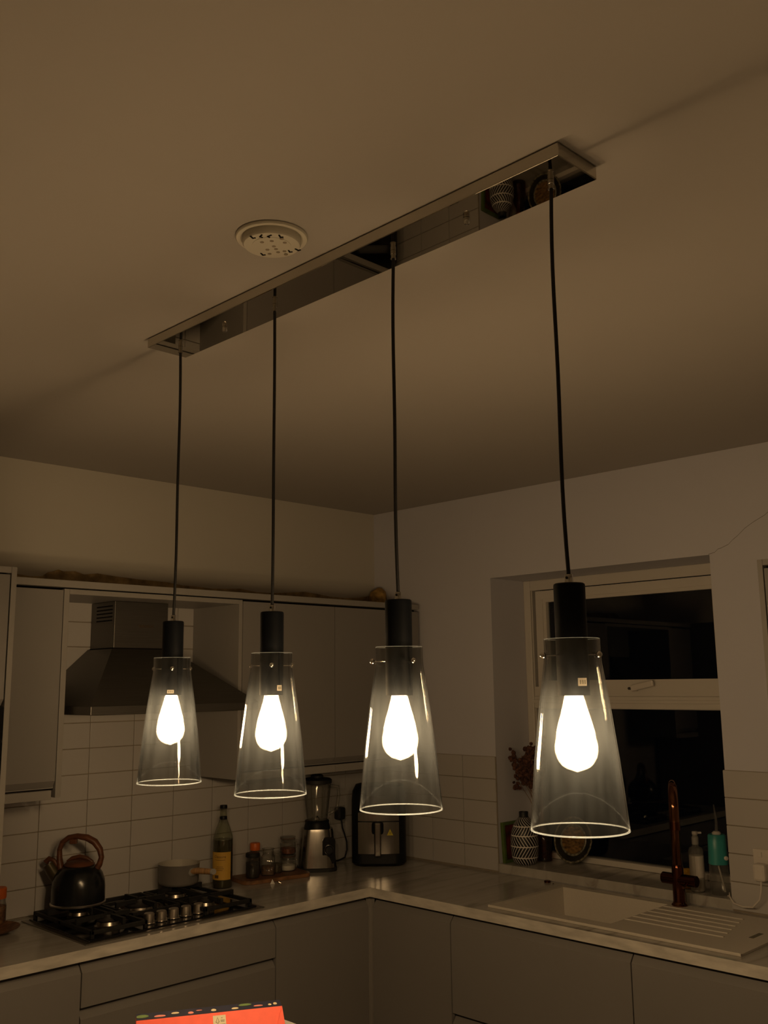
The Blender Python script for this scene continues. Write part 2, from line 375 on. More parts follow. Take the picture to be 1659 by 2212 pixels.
for r in range(-8, 5):
    z1 = ZO-(r-1)*THH; z0 = ZO-r*THH
    z0c = max(z0, ZT+0.001)
    for v in range(-1, 11):
        x0 = XO+v*TW; x1 = x0+TW; x0c, x1c = max(x0, -2.25), min(x1, -0.006)
        if z0 < 1.40:
            if x1c > x0c and min(z1, 9) > z0c: tile(x0c, x1c, z0c, z1, 'back')
        elif x1 > -1.95 and x0 < -1.14 and z0 < 2.11:
            tile(max(x0, -1.95), min(x1, -1.14), z0, min(z1, 2.122), 'back')
for r in range(1, 6):
    z1 = ZB-(r-1)*THH; z0 = max(ZB-r*THH, ZT+0.001)
    for y0, y1 in ((-0.193, -0.006), (-0.3953, -0.193), (-0.5976, -0.3953), (WY1-0.001, -0.5976)): tile(y0, y1, z0, z1, 'right')
    for k in range(7):
        y1 = WY0+0.006-k*TW; tile(y1-TW, y1, z0, z1, 'right')

# bare plaster edge on the back wall above the cabinets, crack by the window
pts = [(-2.26, 2.204), (-1.985, 2.206), (-1.93, 2.204), (-1.88, 2.207), (-1.855, 2.222), (-1.83, 2.230), (-1.813, 2.2385), (-1.79, 2.231), (-1.74, 2.235), (-1.70, 2.227),
       (-1.64, 2.232), (-1.55, 2.226), (-1.44, 2.221), (-1.30, 2.219), (-1.22, 2.212), (-1.14, 2.210), (-1.06, 2.204), (-0.98, 2.209), (-0.90, 2.212), (-0.80, 2.203), (-0.70, 2.206),
       (-0.60, 2.214), (-0.50, 2.220), (-0.42, 2.216), (-0.33, 2.206), (-0.22, 2.205), (-0.12, 2.212), (-0.05, 2.224), (-0.004, 2.236)]
mb = MB()
top = [(x, -0.004-0.003*random.random(), z+0.006+random.uniform(-0.002, 0.002)) for x, z in pts]; bot = [(x, -0.006, 2.166) for x, z in pts]
bk = [(x, 0.006, z) for x, _, z in top]; n = len(pts)
mb.add(bot+top+bk, [(i, i+1, n+i+1, n+i) for i in range(n-1)]+[(n+i, n+i+1, 2*n+i+1, 2*n+i) for i in range(n-1)])
obj('bare_plaster', mb, 'bare_plaster', wall_back, label='rough unpainted plaster edge above the wall units')
mb = MB(); ck = [(-1.918, 2.266), (-1.945, 2.271), (-1.960, 2.283), (-1.975, 2.286), (-2.005, 2.297), (-2.022, 2.312), (-2.045, 2.327), (-2.075, 2.352), (-2.11, 2.372), (-2.16, 2.395), (-2.20, 2.425)]
for (a, b), (c, d) in zip(ck, ck[1:]):
    mb.add([(-0.0006, a, b-0.0008), (-0.0006, c, d-0.0008), (-0.0006, c, d+0.0008), (-0.0006, a, b+0.0008)], [(0, 1, 2, 3)])
obj('crack', mb, 'crack', wall_right, label='thin hairline crack in the paint')

# window
win = MB()
Xf = WX; fr0, fr1 = WX-0.004, WX+0.066
cy0, cy1 = WY0, WY1
win = struct('window_1', MB().slab([cy0, cy0+0.045, cy1-0.045, cy1], [0.955, 0.972, 1.648, 1.745, 2.223, WZ1], lambda i, j: not (i == 1 and j in (1, 3)), WX, fr1, 'x'), 'upvc')
win.data.materials[0] = MATS['upvc']
def ring(y0, y1, z0, z1, w, x0, x1, m='upvc', nm='bead', b=0.0):
    mb = MB().slab([y0, y0+w, y1-w, y1], [z0, z0+w, z1-w, z1], lambda i, j: not (i == 1 and j == 1), x0, x1, 'x'); return obj(nm, mb, m, win)
# opening top light: sash proud of the frame
ring(cy0+0.072, cy1-0.072, 1.722, 2.211, 0.001, WX-0.0006, WX+0.01, 'gap_dark', 'gasket')
ring(cy0+0.074, cy1-0.074, 1.718, 2.209, 0.040, WX-0.014, WX+0.03, 'upvc', 'sash')
ring(cy0+0.113, cy1-0.113, 1.756, 2.171, 0.018, WX-0.008, WX+0.02, 'upvc', 'bead')
obj('trim_bead', MB().box(WX-0.012, WX, cy0, cy1-0.0405, 2.2135, WZ1, 0.004), 'upvc', win)
obj('trim_bead', MB().box(WX-0.012, WX, cy1-0.040, cy1, 0.955, WZ1, 0.004), 'upvc', win)
obj('transom', MB().box(WX-0.012, WX+0.05, cy0, cy1-0.0405, 1.642, 1.700, 0.006), 'upvc', win)
obj('transom_bead', MB().box(WX-0.018, WX, cy0, cy1-0.041, 1.668, 1.684, 0.003), 'upvc', win)
obj('bottom_bead', MB().box(WX-0.006, WX+0.05, cy0, cy1-0.0405, 0.951, 0.977, 0.003), 'upvc', win)
obj('pane', MB().box(WX+0.010, WX+0.016, cy0+0.10, cy1-0.10, 1.75, 2.19), 'window_glass', win)
obj('pane', MB().box(WX+0.020, WX+0.026, cy0+0.03, cy1-0.03, 0.965, 1.66), 'window_glass', win)
hd = obj('handle', MB().box(WX-0.030, WX-0.012, -1.416, -1.388, 1.722, 1.748, 0.005), 'white_plastic', win)
M_ = Matrix.Translation((WX-0.036, -1.402, 1.737)) @ Matrix.Rotation(math.radians(-12), 4, 'X')
obj('lever', MB().box(-0.009, 0.006, -0.105, 0.010, -0.0145, 0.0145, 0.006).xf(M_), 'white_plastic', hd)
M_ = Matrix.Translation((WX-0.034, -1.385, 1.735))
obj('lock', MB().lathe([(0.006, -0.01), (0.006, 0.012)], n=12).xf(M_ @ Matrix.Rotation(PI/2, 4, 'Y')), 'smoked_brass', hd)
single('window_sill', MB().box(-0.006, WX, WY0+0.002, WY1-0.002, ZT+0.0005, WZ0, 0.003), 'marble', (0, 0, 0), 'grey marbled stone sill along the foot of the dark window', 'sill')

# ------------------------------------------------------------------ base units and worktop
def door_a(x0, x1, z0, z1, parent, lip='top', front=FA, name='door', t=0.021, lz=0.024, li=0.019):
    b = front+t
    if lip == 'top': poly = [(front, z0), (front, z1), (front+li, z1+lz), (b, z1+lz), (b, z0)]
    elif lip == 'bottom': poly = [(front, z1), (front, z0), (front+li, z0-lz), (b, z0-lz), (b, z1)]
    else: poly = [(front, z0), (front, z1), (b, z1), (b, z0)]
    return obj(name, MB().prism(poly, 'x', x0, x1), 'cabinet', parent, world=True)
def door_b(y0, y1, z0, z1, parent, lip='top', front=FB, name='door', t=0.021, lz=0.024, li=0.019):
    b = front+t
    if lip == 'top': poly = [(front, z0), (front, z1), (front+li, z1+lz), (b, z1+lz), (b, z0)]
    elif lip == 'bottom': poly = [(front, z1), (front, z0), (front+li, z0-lz), (b, z0-lz), (b, z1)]
    else: poly = [(front, z0), (front, z1), (b, z1), (b, z0)]
    return obj(name, MB().prism(poly, 'y', y0, y1), 'cabinet', parent, world=True)
ZD = 0.832; CT = ZT-TH-0.002
def unit_a(name, label, x0, x1, drawers=None):
    t = thing(name, label, 'cabinet', ((x0+x1)/2, -0.30, 0))
    obj('carcass', MB().box(x0+0.001, x1-0.001, FA+0.021, -0.01, 0.15, CT), 'carcass_dark', t, world=True)
    obj('plinth', MB().box(x0+0.001, x1-0.001, FA+0.06, FA+0.076, 0, 0.149), 'cabinet', t, world=True)
    if not drawers: door_a(x0+0.0015, x1-0.0015, 0.155, ZD, t)
    else:
        for z0, z1 in drawers: door_a(x0+0.0015, x1-0.0015, z0, z1, t, name='drawer_front')
    return t
def unit_b(name, label, y0, y1, drawers=None, notop=False):
    t = thing(name, label, 'cabinet', (-0.30, (y0+y1)/2, 0))
    obj('carcass', MB().box(FB+0.021, -0.01, y0+0.001, y1-0.001, 0.15, 0.60 if notop else CT), 'carcass_dark', t, world=True)
    if notop: obj('rail', MB().box(FB+0.021, FB+0.035, y0+0.001, y1-0.001, 0.60, CT), 'carcass_dark', t, world=True)
    obj('plinth', MB().box(FB+0.06, FB+0.076, y0+0.001, y1-0.001, 0, 0.149), 'cabinet', t, world=True)
    if not drawers: door_b(y0+0.0015, y1-0.0015, 0.155, ZD, t)
    else:
        for z0, z1 in drawers: door_b(y0+0.0015, y1-0.0015, z0, z1, t, name='drawer_front')
    return t
unit_a('base_cabinet', 'narrow grey base cabinet left of the hob drawers', -2.249, -1.946)
unit_a('drawer_unit', 'wide grey drawer unit under the gas hob', -1.944, -1.125, [(0.724, ZD), (0.45, 0.688), (0.155, 0.414)])
unit_a('corner_cabinet', 'grey base cabinet door between the hob drawers and the inner corner', -1.123, -0.622)
unit_b('corner_cabinet', 'grey base cabinet door on window side of the inner corner', -1.031, -0.592)
unit_b('sink_cabinet', 'wide grey cabinet front below the white sink', -1.840, -1.033, [(0.503, ZD), (0.155, 0.465)], notop=True)
unit_b('base_cabinet', 'grey base cabinet under the draining board at the right edge', -3.20, -1.842, notop=True)
t = thing('corner_post', 'slim grey filler post in the inner corner of the base cabinets', 'post', (-0.616, -0.583, 0))
obj('filler', MB().box(-0.622, -0.600, -0.580, -0.560, 0.155, 0.862), 'cabinet_panel', t, world=True)
obj('filler', MB().box(-0.6185, -0.600, -0.592, -0.580, 0.155, 0.862), 'cabinet_panel', t, world=True)

SY0, SY1, SX0, SX1 = -2.214, -1.193, -0.570, -0.066      # sink footprint
xs = [-2.249, -DB, SX0+0.02, SX1-0.02, -0.006]; yy = [-3.22, SY0+0.02, SY1-0.02, -DA, -0.0065]
wt = MB().slab(xs, yy, lambda i, j: (i > 0 or j == 3) and not (i == 2 and j == 1), ZT-TH, ZT, 'z')
worktop = single('worktop', wt, 'marble', (0, 0, 0), 'continuous L-shaped grey marbled worktop around the kitchen corner', 'worktop')

mat('edge_lit_tone', (0.66, 0.63, 0.58), 0.35, var=0.12, scale=5, stretch=(2, 2, 8))  # strips added on the worktop fronts, lamp-lit brightness put into their paler colour
obj('lit_edge_strip', MB().box(-2.249, -DB-0.0008, -DA-0.0012, -DA, ZT-TH, ZT-0.0006), 'edge_lit_tone', worktop)
obj('lit_edge_strip', MB().box(-DB-0.0012, -DB, -3.22, -DA-0.0012, ZT-TH, ZT-0.0006), 'edge_lit_tone', worktop)
# ------------------------------------------------------------------ wall units on the hob wall
def wall_unit(name, label, x0, x1, doors, left_panel=None, right_panel=None, zb=1.44):
    t = thing(name, label, 'cabinet', ((x0+x1)/2, -0.17, 1.38))
    c0 = x0+(0.02 if left_panel else 0); c1 = x1-(0.02 if right_panel else 0)
    obj('carcass', MB().box(c0, c1, WF+0.021, -0.002, 1.412, 2.126), 'cabinet_panel', t, world=True)
    obj('gap_strip', MB().box(c0, c1, WF+0.03, -0.03, 2.1262, 2.136), 'gap_dark', t, world=True)
    if left_panel: obj('side_panel', MB().box(x0, x0+0.018, WF, -0.002, 1.381, 2.131, 0.001), 'cabinet_panel', t, world=True)
    if right_panel: obj('side_panel', MB().box(x1-0.021, x1, WF, -0.002, 1.381, 2.131, 0.001), 'cabinet_panel', t, world=True)
    for a, b in doors: door_a(a+0.0015, b-0.0015, zb, 2.1255, t, 'bottom', WF, lz=0.024)
    obj('gap_strip', MB().box(c0, c1, WF+0.020, -0.02, 1.4085, 1.4125), 'gap_dark', t, world=True)
    obj('pelmet', MB().box(c0+0.002, c1-(0.016 if right_panel else 0.0), WF, WF+0.018, 1.376, 1.408, 0.001), 'cabinet_panel', t, world=True)
    return t
wall_unit('wall_cabinet', 'narrow grey wall cabinet left of the extractor hood', -2.248, -1.934, [(-2.246, -1.957)], right_panel=True)
wall_unit('wall_cabinet', 'grey wall cabinet directly right of the extractor hood', -1.157, -0.6075, [(-1.137, -0.6075)], left_panel=True)
wall_unit('wall_cabinet', 'grey wall cabinet in the corner above the blender and air fryer', -0.6065, -0.035, [(-0.6065, -0.036)])
t = thing('bridging_panel', 'grey panel bridging the wall cabinets above the hood', 'panel', (-1.545, -0.17, 2.1))
obj('shelf', MB().box(-1.9335, -1.1575, WF, -0.007, 2.112, 2.131, 0.001), 'cabinet_panel', t, world=True)
single('cornice', MB().box(-2.248, -0.035, WF-0.001, -0.002, 2.1365, 2.163, 0.001), 'cabinet_panel', (0, 0, 0), 'long pale grey cornice board along the top of the wall cabinets', 'cornice')
# foam
mb = MB(); prof = [(0.040, 0.0), (0.043, 0.03), (0.042, 0.06), (0.036, 0.083), (0.022, 0.099), (0.006, 0.105)]
mb.lathe(prof, n=20); mb.v = [(x*1.1*(1+0.08*math.sin(5*x*40+z*30)), y*(1+0.08*math.cos(y*300)), z*(1+0.05*math.sin(90*x))) for x, y, z in mb.v]
single('foam_lump', mb, 'foam_ochre', (-0.052, -0.075, 2.1635), 'ochre lump of dried filler foam on the cabinet top by the corner', 'foam', smooth=60)

# tall oven housing at the left edge
t = thing('tall_cabinet', 'tall grey oven cabinet cut off by the left edge', 'cabinet', (-2.56, -0.30, 0))
obj('side_panel', MB().box(-2.268, -2.2495, -0.600, -0.024, 0, 2.166, 0.001), 'cabinet_panel', t, world=True)
obj('side_panel', MB().box(-2.87, -2.852, -0.600, -0.024, 0, 2.166, 0.001), 'cabinet_panel', t, world=True)
obj('top_panel', MB().box(-2.8515, -2.2685, -0.600, -0.024, 2.145, 2.166, 0.001), 'cabinet_panel', t, world=True)
obj('gap_strip', MB().box(-2.85, -2.2685, -0.57, -0.03, 2.130, 2.1445), 'gap_dark', t, world=True)
obj('carcass', MB().box(-2.851, -2.269, -0.575, -0.02, 1.7145, 2.129), 'carcass_dark', t, world=True)
obj('carcass', MB().box(-2.851, -2.269, -0.575, -0.02, 0.15, 1.098), 'carcass_dark', t, world=True)
door_a(-2.849, -2.2725, 1.735, 2.1395, t, 'bottom', -0.600, lz=0.02)
door_a(-2.849, -2.2725, 0.155, 1.06, t, 'top', -0.600)
t = thing('built_in_oven', 'black built-in oven in the tall cabinet at the left edge', 'oven', (-2.56, -0.30, 1.10))
obj('body', MB().box(-2.849, -2.2705, -0.585, -0.03, 1.10, 1.712), 'black_matt', t, world=True)
obj('door_glass', MB().box(-2.849, -2.2705, -0.605, -0.586, 1.10, 1.60, 0.003), 'black_gloss', t, world=True)
obj('control_panel', MB().box(-2.849, -2.2705, -0.605, -0.586, 1.604, 1.712, 0.003), 'black_gloss', t, world=True)
obj('handle', MB().tube([(-2.81, -0.64, 1.565), (-2.31, -0.64, 1.565)], 0.009), 'steel', t, smooth=40, world=True)

# wall unit beyond the window
t = thing('wall_cabinet', 'grey wall cabinet right of the window, cut by the right edge', 'cabinet', (-0.17, -2.6, 1.38))
obj('side_panel', MB().box(WF, -0.002, -2.2865, -2.268, 1.375, 2.181, 0.001), 'cabinet_panel', t, world=True)
obj('top_panel', MB().box(WF, -0.002, -2.99, -2.287, 2.160, 2.181, 0.001), 'cabinet_panel', t, world=True)
obj('carcass', MB().box(WF+0.03, -0.002, -2.98, -2.287, 1.40, 2.13), 'carcass_dark', t, world=True)
obj('gap_strip', MB().box(WF+0.03, -0.03, -2.98, -2.287, 2.131, 2.159), 'gap_dark', t, world=True)
door_b(-2.98, -2.291, 1.44, 2.149, t, 'bottom', WF)

# ------------------------------------------------------------------ extractor hood
t = thing('extractor_hood', 'dark steel chimney extractor hood above the gas hob', 'extractor hood', (-1.54, -0.25, 1.67))
cx0, cx1, cyf = -1.660, -1.412, -0.198
bx0, bx1, byf = -1.913, -1.166, -0.505
chim = obj('chimney', MB().box(cx0, cx1, cyf, -0.007, 1.923, 2.111, 0.002), 'hood_steel', t, world=True)
for k in range(5):
    z = 2.092-0.0145*k
    obj('vent_slot', MB().box(cx0-0.0008, cx0+0.002, cyf+0.018, -0.052, z-0.0026, z+0.0026), 'gap_dark', chim, world=True)
obj('seam', MB().box(cx0-0.0012, cx1+0.0012, cyf-0.0012, -0.008, 1.9195, 1.9235), 'gap_dark', chim, world=True)
tx = text_mb('BOSCH', 0.0155); M_ = Matrix.Translation((-1.507, cyf-0.0004, 2.0125)) @ Matrix.Rotation(PI/2, 4, 'X')
obj('lettering', tx.xf(M_), 'print_dark', chim, world=True)
mb = MB(); M_ = Matrix.Translation((-1.541, cyf, 2.0125)) @ Matrix.Rotation(PI/2, 4, 'X')
mb.tube([(0.006*math.cos(a*PI/8), 0.006*math.sin(a*PI/8), 0) for a in range(17)], 0.0009, 6, cap=False); mb.box(-0.003, 0.003, -0.0008, 0.0008, -0.0005, 0.0005); mb.box(-0.003, -0.0016, -0.0035, 0.0035, -0.0005, 0.0005); mb.box(0.0016, 0.003, -0.0035, 0.0035, -0.0005, 0.0005)
obj('emblem', mb.xf(M_), 'print_dark', chim, world=True)
top_ = [(cx0-0.012, -0.007, 1.919), (cx1+0.012, -0.007, 1.919), (cx1+0.012, cyf-0.010, 1.919), (cx0-0.012, cyf-0.010, 1.919)]
bot_ = [(bx0, -0.007, 1.702), (bx1, -0.007, 1.702), (bx1, byf, 1.702), (bx0, byf, 1.702)]
obj('canopy', MB().add(bot_+top_, [(0, 1, 5, 4), (1, 2, 6, 5), (2, 3, 7, 6), (3, 0, 4, 7), (4, 5, 6, 7), (3, 2, 1, 0)]), 'hood_steel', t, world=True)
band = obj('base_band', MB().box(bx0, bx1, byf, -0.007, 1.670, 1.7018, 0.002), 'hood_steel', t, world=True)
obj('filter', MB().box(bx0+0.06, -1.545, byf+0.06, -0.05, 1.667, 1.671, 0.001), 'steel', band, world=True)
obj('filter', MB().box(-1.535, bx1-0.06, byf+0.06, -0.05, 1.667, 1.671, 0.001), 'steel', band, world=True)

# ------------------------------------------------------------------ gas hob
HX0, HX1, HY0, HY1 = -1.921, -1.163, -0.553, -0.058
hob = thing('gas_hob', 'black five-burner gas hob with cast iron grates set in the worktop', 'hob', ((HX0+HX1)/2, (HY0+HY1)/2, ZT+0.0006))
obj('rim', MB().box(HX0, HX1, HY0, HY1, ZT+0.0006, ZT+0.0045, 0.0015), 'steel', hob, world=True)
obj('glass_plate', MB().box(HX0+0.022, HX1-0.022, HY0+0.022, HY1-0.018, ZT+0.004, ZT+0.009, 0.002), 'black_gloss', hob, world=True)
ZG = ZT+0.009
burners = [(-1.755, -0.180, 0.036), (-1.750, -0.395, 0.044), (-1.543, -0.265, 0.062), (-1.330, -0.180, 0.044), (-1.335, -0.400, 0.036)]
for bx, by, br in burners:
    b = obj('burner', MB().lathe([(br*1.15, 0), (br*1.15, 0.006), (br*1.0, 0.009), (br*0.92, 0.020), (br*0.80, 0.022)], (bx, by, ZG), 28), 'burner_alu', hob, smooth=35, world=True)
    obj('burner_cap', MB().lathe([(br*0.95, 0.0222), (br*0.97, 0.027), (br*0.88, 0.031), (0.004, 0.032)], (bx, by, ZG), 28), 'burner_cap', b, smooth=40, world=True)
    if br > 0.06: obj('flame_ring', MB().lathe([(br*1.45, 0.0), (br*1.45, 0.010), (br*1.38, 0.016), (br*1.22, 0.016), (br*1.18, 0.0)], (bx, by, ZG), 32, cap0=False, cap1=False), 'burner_alu', b, smooth=35, world=True)
ZGR = 0.965
def grate(x0, x1, y0, y1, centres):
    mb = MB(); w = 0.006; h0 = ZGR-0.016
    # outer frame on feet
    zf = ZG+0.012
    for (a, b, c, d) in ((x0, x1, y0, y0+2*w), (x0, x1, y1-2*w, y1), (x0, x0+2*w, y0, y1), (x1-2*w, x1, y0, y1)): mb.box(a, b, c, d, zf, zf+0.014, 0.002)
    for fx in (x0+w, x1-w):
        for fy in (y0+w, y1-w): mb.box(fx-w, fx+w, fy-w, fy+w, ZG+0.0005, zf+0.002)
    for bx, by, br in centres:
        ya, yb = max(y0, by-0.115), min(y1, by+0.115)
        for sx in (-1, 1):                        # fingers from the frame sides, rising to the pan level
            xe = x0+w if sx < 0 else x1-w
            mb.prism([(xe, zf+0.006), (xe, ZGR), (bx+sx*0.022, ZGR), (bx+sx*0.022, h0+0.004), (xe-sx*0.018, h0)], 'y', by-w, by+w)
        for sy in (-1, 1):
            ye = ya+w if sy < 0 else yb-w
            mb.prism([(ye, zf+0.006), (ye, ZGR), (by+sy*0.022, ZGR), (by+sy*0.022, h0+0.004), (ye-sy*0.018, h0)], 'x', bx-w, bx+w)
        if ya > y0+0.02: mb.box(x0, x1, ya, ya+2*w, zf, zf+0.012)
        if yb < y1-0.02: mb.box(x0, x1, yb-2*w, yb, zf, zf+0.012)
    return obj('grate', mb, 'cast_iron', hob, world=True)
grate(-1.885, -1.665, -0.520, -0.080, burners[0:2])
grate(-1.655, -1.430, -0.385, -0.080, burners[2:3])
grate(-1.420, -1.200, -0.520, -0.080, burners[3:5])
for kx in (-1.628, -1.576, -1.524, -1.470, -1.414):
    kz = ZG; ky = -0.468
    k = obj('knob', MB().lathe([(0.0195, 0.004), (0.0200, 0.008), (0.0185, 0.034), (0.0165, 0.036)], (kx, ky, kz), 24), 'knob_steel', hob, smooth=35, world=True)
    obj('knob_base', MB().lathe([(0.024, 0.0004), (0.0245, 0.003), (0.021, 0.0039)], (kx, ky, kz), 24), 'chrome', k, smooth=35, world=True)

# kettle
kt = thing('kettle', 'black whistling kettle with brown wooden handle on the hob', 'kettle', (-1.755, -0.172, ZGR+0.0005), math.radians(-45))
obj('base_rim', MB().lathe([(0.094, 0.0), (0.101, 0.001), (0.102, 0.006), (0.099, 0.009)], n=48), 'knob_steel', kt, smooth=40)
prof = [(0.098, 0.0092), (0.0985, 0.03), (0.098, 0.06), (0.095, 0.085), (0.087, 0.108), (0.074, 0.126), (0.060, 0.136), (0.055, 0.138)]
obj('body', MB().lathe(prof, n=48), 'kettle_black', kt, smooth=50)
lid = obj('lid', MB().lathe([(0.056, 0.1385), (0.057, 0.142), (0.050, 0.150), (0.034, 0.158), (0.012, 0.161)], n=40), 'wood_dark', kt, smooth=50)
obj('lid_grip', MB().tube([(-0.046, 0, 0.151), (-0.028, 0, 0.164), (0, 0, 0.170), (0.028, 0, 0.164), (0.050, 0, 0.149)], [0.006, 0.0075, 0.008, 0.0075, 0.006], 10, flat=1.3), 'wood_dark', lid, smooth=60)
hp = [(-0.070, 0, 0.125), (-0.077, 0, 0.165), (-0.078, 0, 0.195), (-0.068, 0, 0.222), (-0.045, 0, 0.239), (-0.012, 0, 0.244), (0.025, 0, 0.238), (0.055, 0, 0.222), (0.076, 0, 0.195), (0.083, 0, 0.166), (0.076, 0, 0.140), (0.064, 0, 0.122)]
obj('handle', MB().tube(hp, [0.014, 0.0105, 0.0095, 0.010, 0.010, 0.0105, 0.0125, 0.0130, 0.0115, 0.0100, 0.0115, 0.013], 14, flat=1.25), 'wood_dark', kt, smooth=60)
obj('trigger', MB().box(-0.040, -0.012, -0.008, 0.008, 0.216, 0.234, 0.003), 'wood_dark', kt)
obj('spout', MB().tube([(-0.066, 0, 0.078), (-0.096, 0, 0.110), (-0.118, 0, 0.142)], [0.030, 0.024, 0.021], 20), 'kettle_spout', kt, smooth=50)
obj('spout_flap', MB().tube([(-0.128, 0, 0.150), (-0.116, 0, 0.163), (-0.098, 0, 0.157), (-0.084, 0, 0.138), (-0.080, 0, 0.128)], [0.011, 0.010, 0.008, 0.008, 0.008], 10), 'wood_dark', kt, smooth=60)
mb = MB()

# saucepan
pn = thing('saucepan', 'grey saucepan with cream inside and wooden handle on the hob', 'saucepan', (-1.298, -0.152, ZGR+0.0005), math.radians(-45))
obj('body', MB().lathe([(0.004, 0), (0.068, 0), (0.077, 0.004), (0.0815, 0.014), (0.084, 0.082), (0.085, 0.0835)], n=48, cap1=False), 'pan_outer', pn, smooth=50)
obj('inside', MB().lathe([(0.085, 0.0836), (0.0825, 0.084), (0.080, 0.060), (0.078, 0.012), (0.070, 0.006), (0.003, 0.005)], n=48, cap0=False), 'pan_inner', pn, smooth=50)
ha = math.radians(-38); d = Vector((math.cos(ha), math.sin(ha), 0))
hn = obj('handle', MB().tube([d*0.086+Vector((0, 0, 0.058)), d*0.115+Vector((0, 0, 0.064)), d*0.175+Vector((0, 0, 0.068)), d*0.205+Vector((0, 0, 0.070))], [0.013, 0.0125, 0.0115, 0.0115], 16, flat=1.2), 'wood_light', pn, smooth=60)
obj('end_ring', MB().tube([d*0.2052+Vector((0, 0, 0.070)), d*0.212+Vector((0, 0, 0.0705))], [0.0125, 0.011], 16, flat=1.2), 'grey_plastic', hn, smooth=40)
obj('bracket', MB().tube([d*0.080+Vector((0, 0, 0.055)), d*0.0955+Vector((0, 0, 0.060))], [0.018, 0.0142], 14), 'grey_plastic', hn, smooth=40)

# oil bottle
bo = thing('oil_bottle', 'tall glass bottle of olive oil with yellow label right of the hob', 'bottle', (-1.045, -0.105, ZT+0.0005), math.radians(-45))
oil = [(0.040, 0.003), (0.0415, 0.010), (0.0415, 0.196), (0.0408, 0.199)]
gl_ = [(0.040, 0.0), (0.0430, 0.004), (0.0430, 0.200), (0.0410, 0.215), (0.030, 0.248), (0.018, 0.278), (0.0150, 0.290), (0.0140, 0.330)]
obj('glass_body', MB().lathe(gl_, n=40, cap1=False), 'bottle_glass', bo, smooth=50)
obj('oil_fill', MB().lathe(oil, n=40), 'oil', bo, smooth=50)
obj('stopper', MB().lathe([(0.0160, 0.328), (0.0165, 0.334), (0.0155, 0.342), (0.006, 0.343)], n=20), 'black_satin', bo, smooth=40)
obj('neck_band', MB().lathe([(0.0162, 0.281), (0.0165, 0.284), (0.0162, 0.293), (0.0155, 0.295)], n=20), 'black_satin', bo, smooth=40)
def patch(mb, r, a0, a1, z0, z1, n=12):
    vs = []; 
    for k in range(n+1):
        a = a0+(a1-a0)*k/n; vs += [(r*math.cos(a), r*math.sin(a), z0), (r*math.cos(a), r*math.sin(a), z1), ((r-0.0004)*math.cos(a), (r-0.0004)*math.sin(a), z0), ((r-0.0004)*math.cos(a), (r-0.0004)*math.sin(a), z1)]
    fs = []
    for k in range(n):
        i = 4*k; fs += [(i, i+4, i+5, i+1), (i+2, i+3, i+7, i+6), (i, i+2, i+6, i+4), (i+1, i+5, i+7, i+3)]
    fs += [(0, 1, 3, 2), (4*n, 4*n+2, 4*n+3, 4*n+1)]
    return mb.add(vs, fs)
lb = obj('label_paper', patch(MB(), 0.0438, math.radians(190), math.radians(330), 0.036, 0.150, 18), 'oil_label', bo, smooth=30)
def wrap_text(s, size, r, a_mid, z):
    mb = text_mb(s, size, 0.0001); out = []
    for x, y, zz in mb.v:
        a = a_mid+x/r; out.append(((r+zz)*math.cos(a), (r+zz)*math.sin(a), z+y))
    mb.v = out; return mb
obj('lettering', wrap_text('Classore', 0.0155, 0.0442, math.radians(262), 0.131), 'print_dark', lb)
for k, (z, w) in enumerate(((0.118, 0.9), (0.090, 0.55), (0.083, 0.7), (0.076, 0.5))):
    obj('print_line', patch(MB(), 0.0442, math.radians(262)-w*0.6, math.radians(262)+w*0.6, z-0.0008, z+0.0008, 6), 'print_dark', lb)
mb = MB(); patch(mb, 0.0442, math.radians(232), math.radians(256), 0.043, 0.056, 6)
obj('print_mark', mb, 'print_dark', lb)

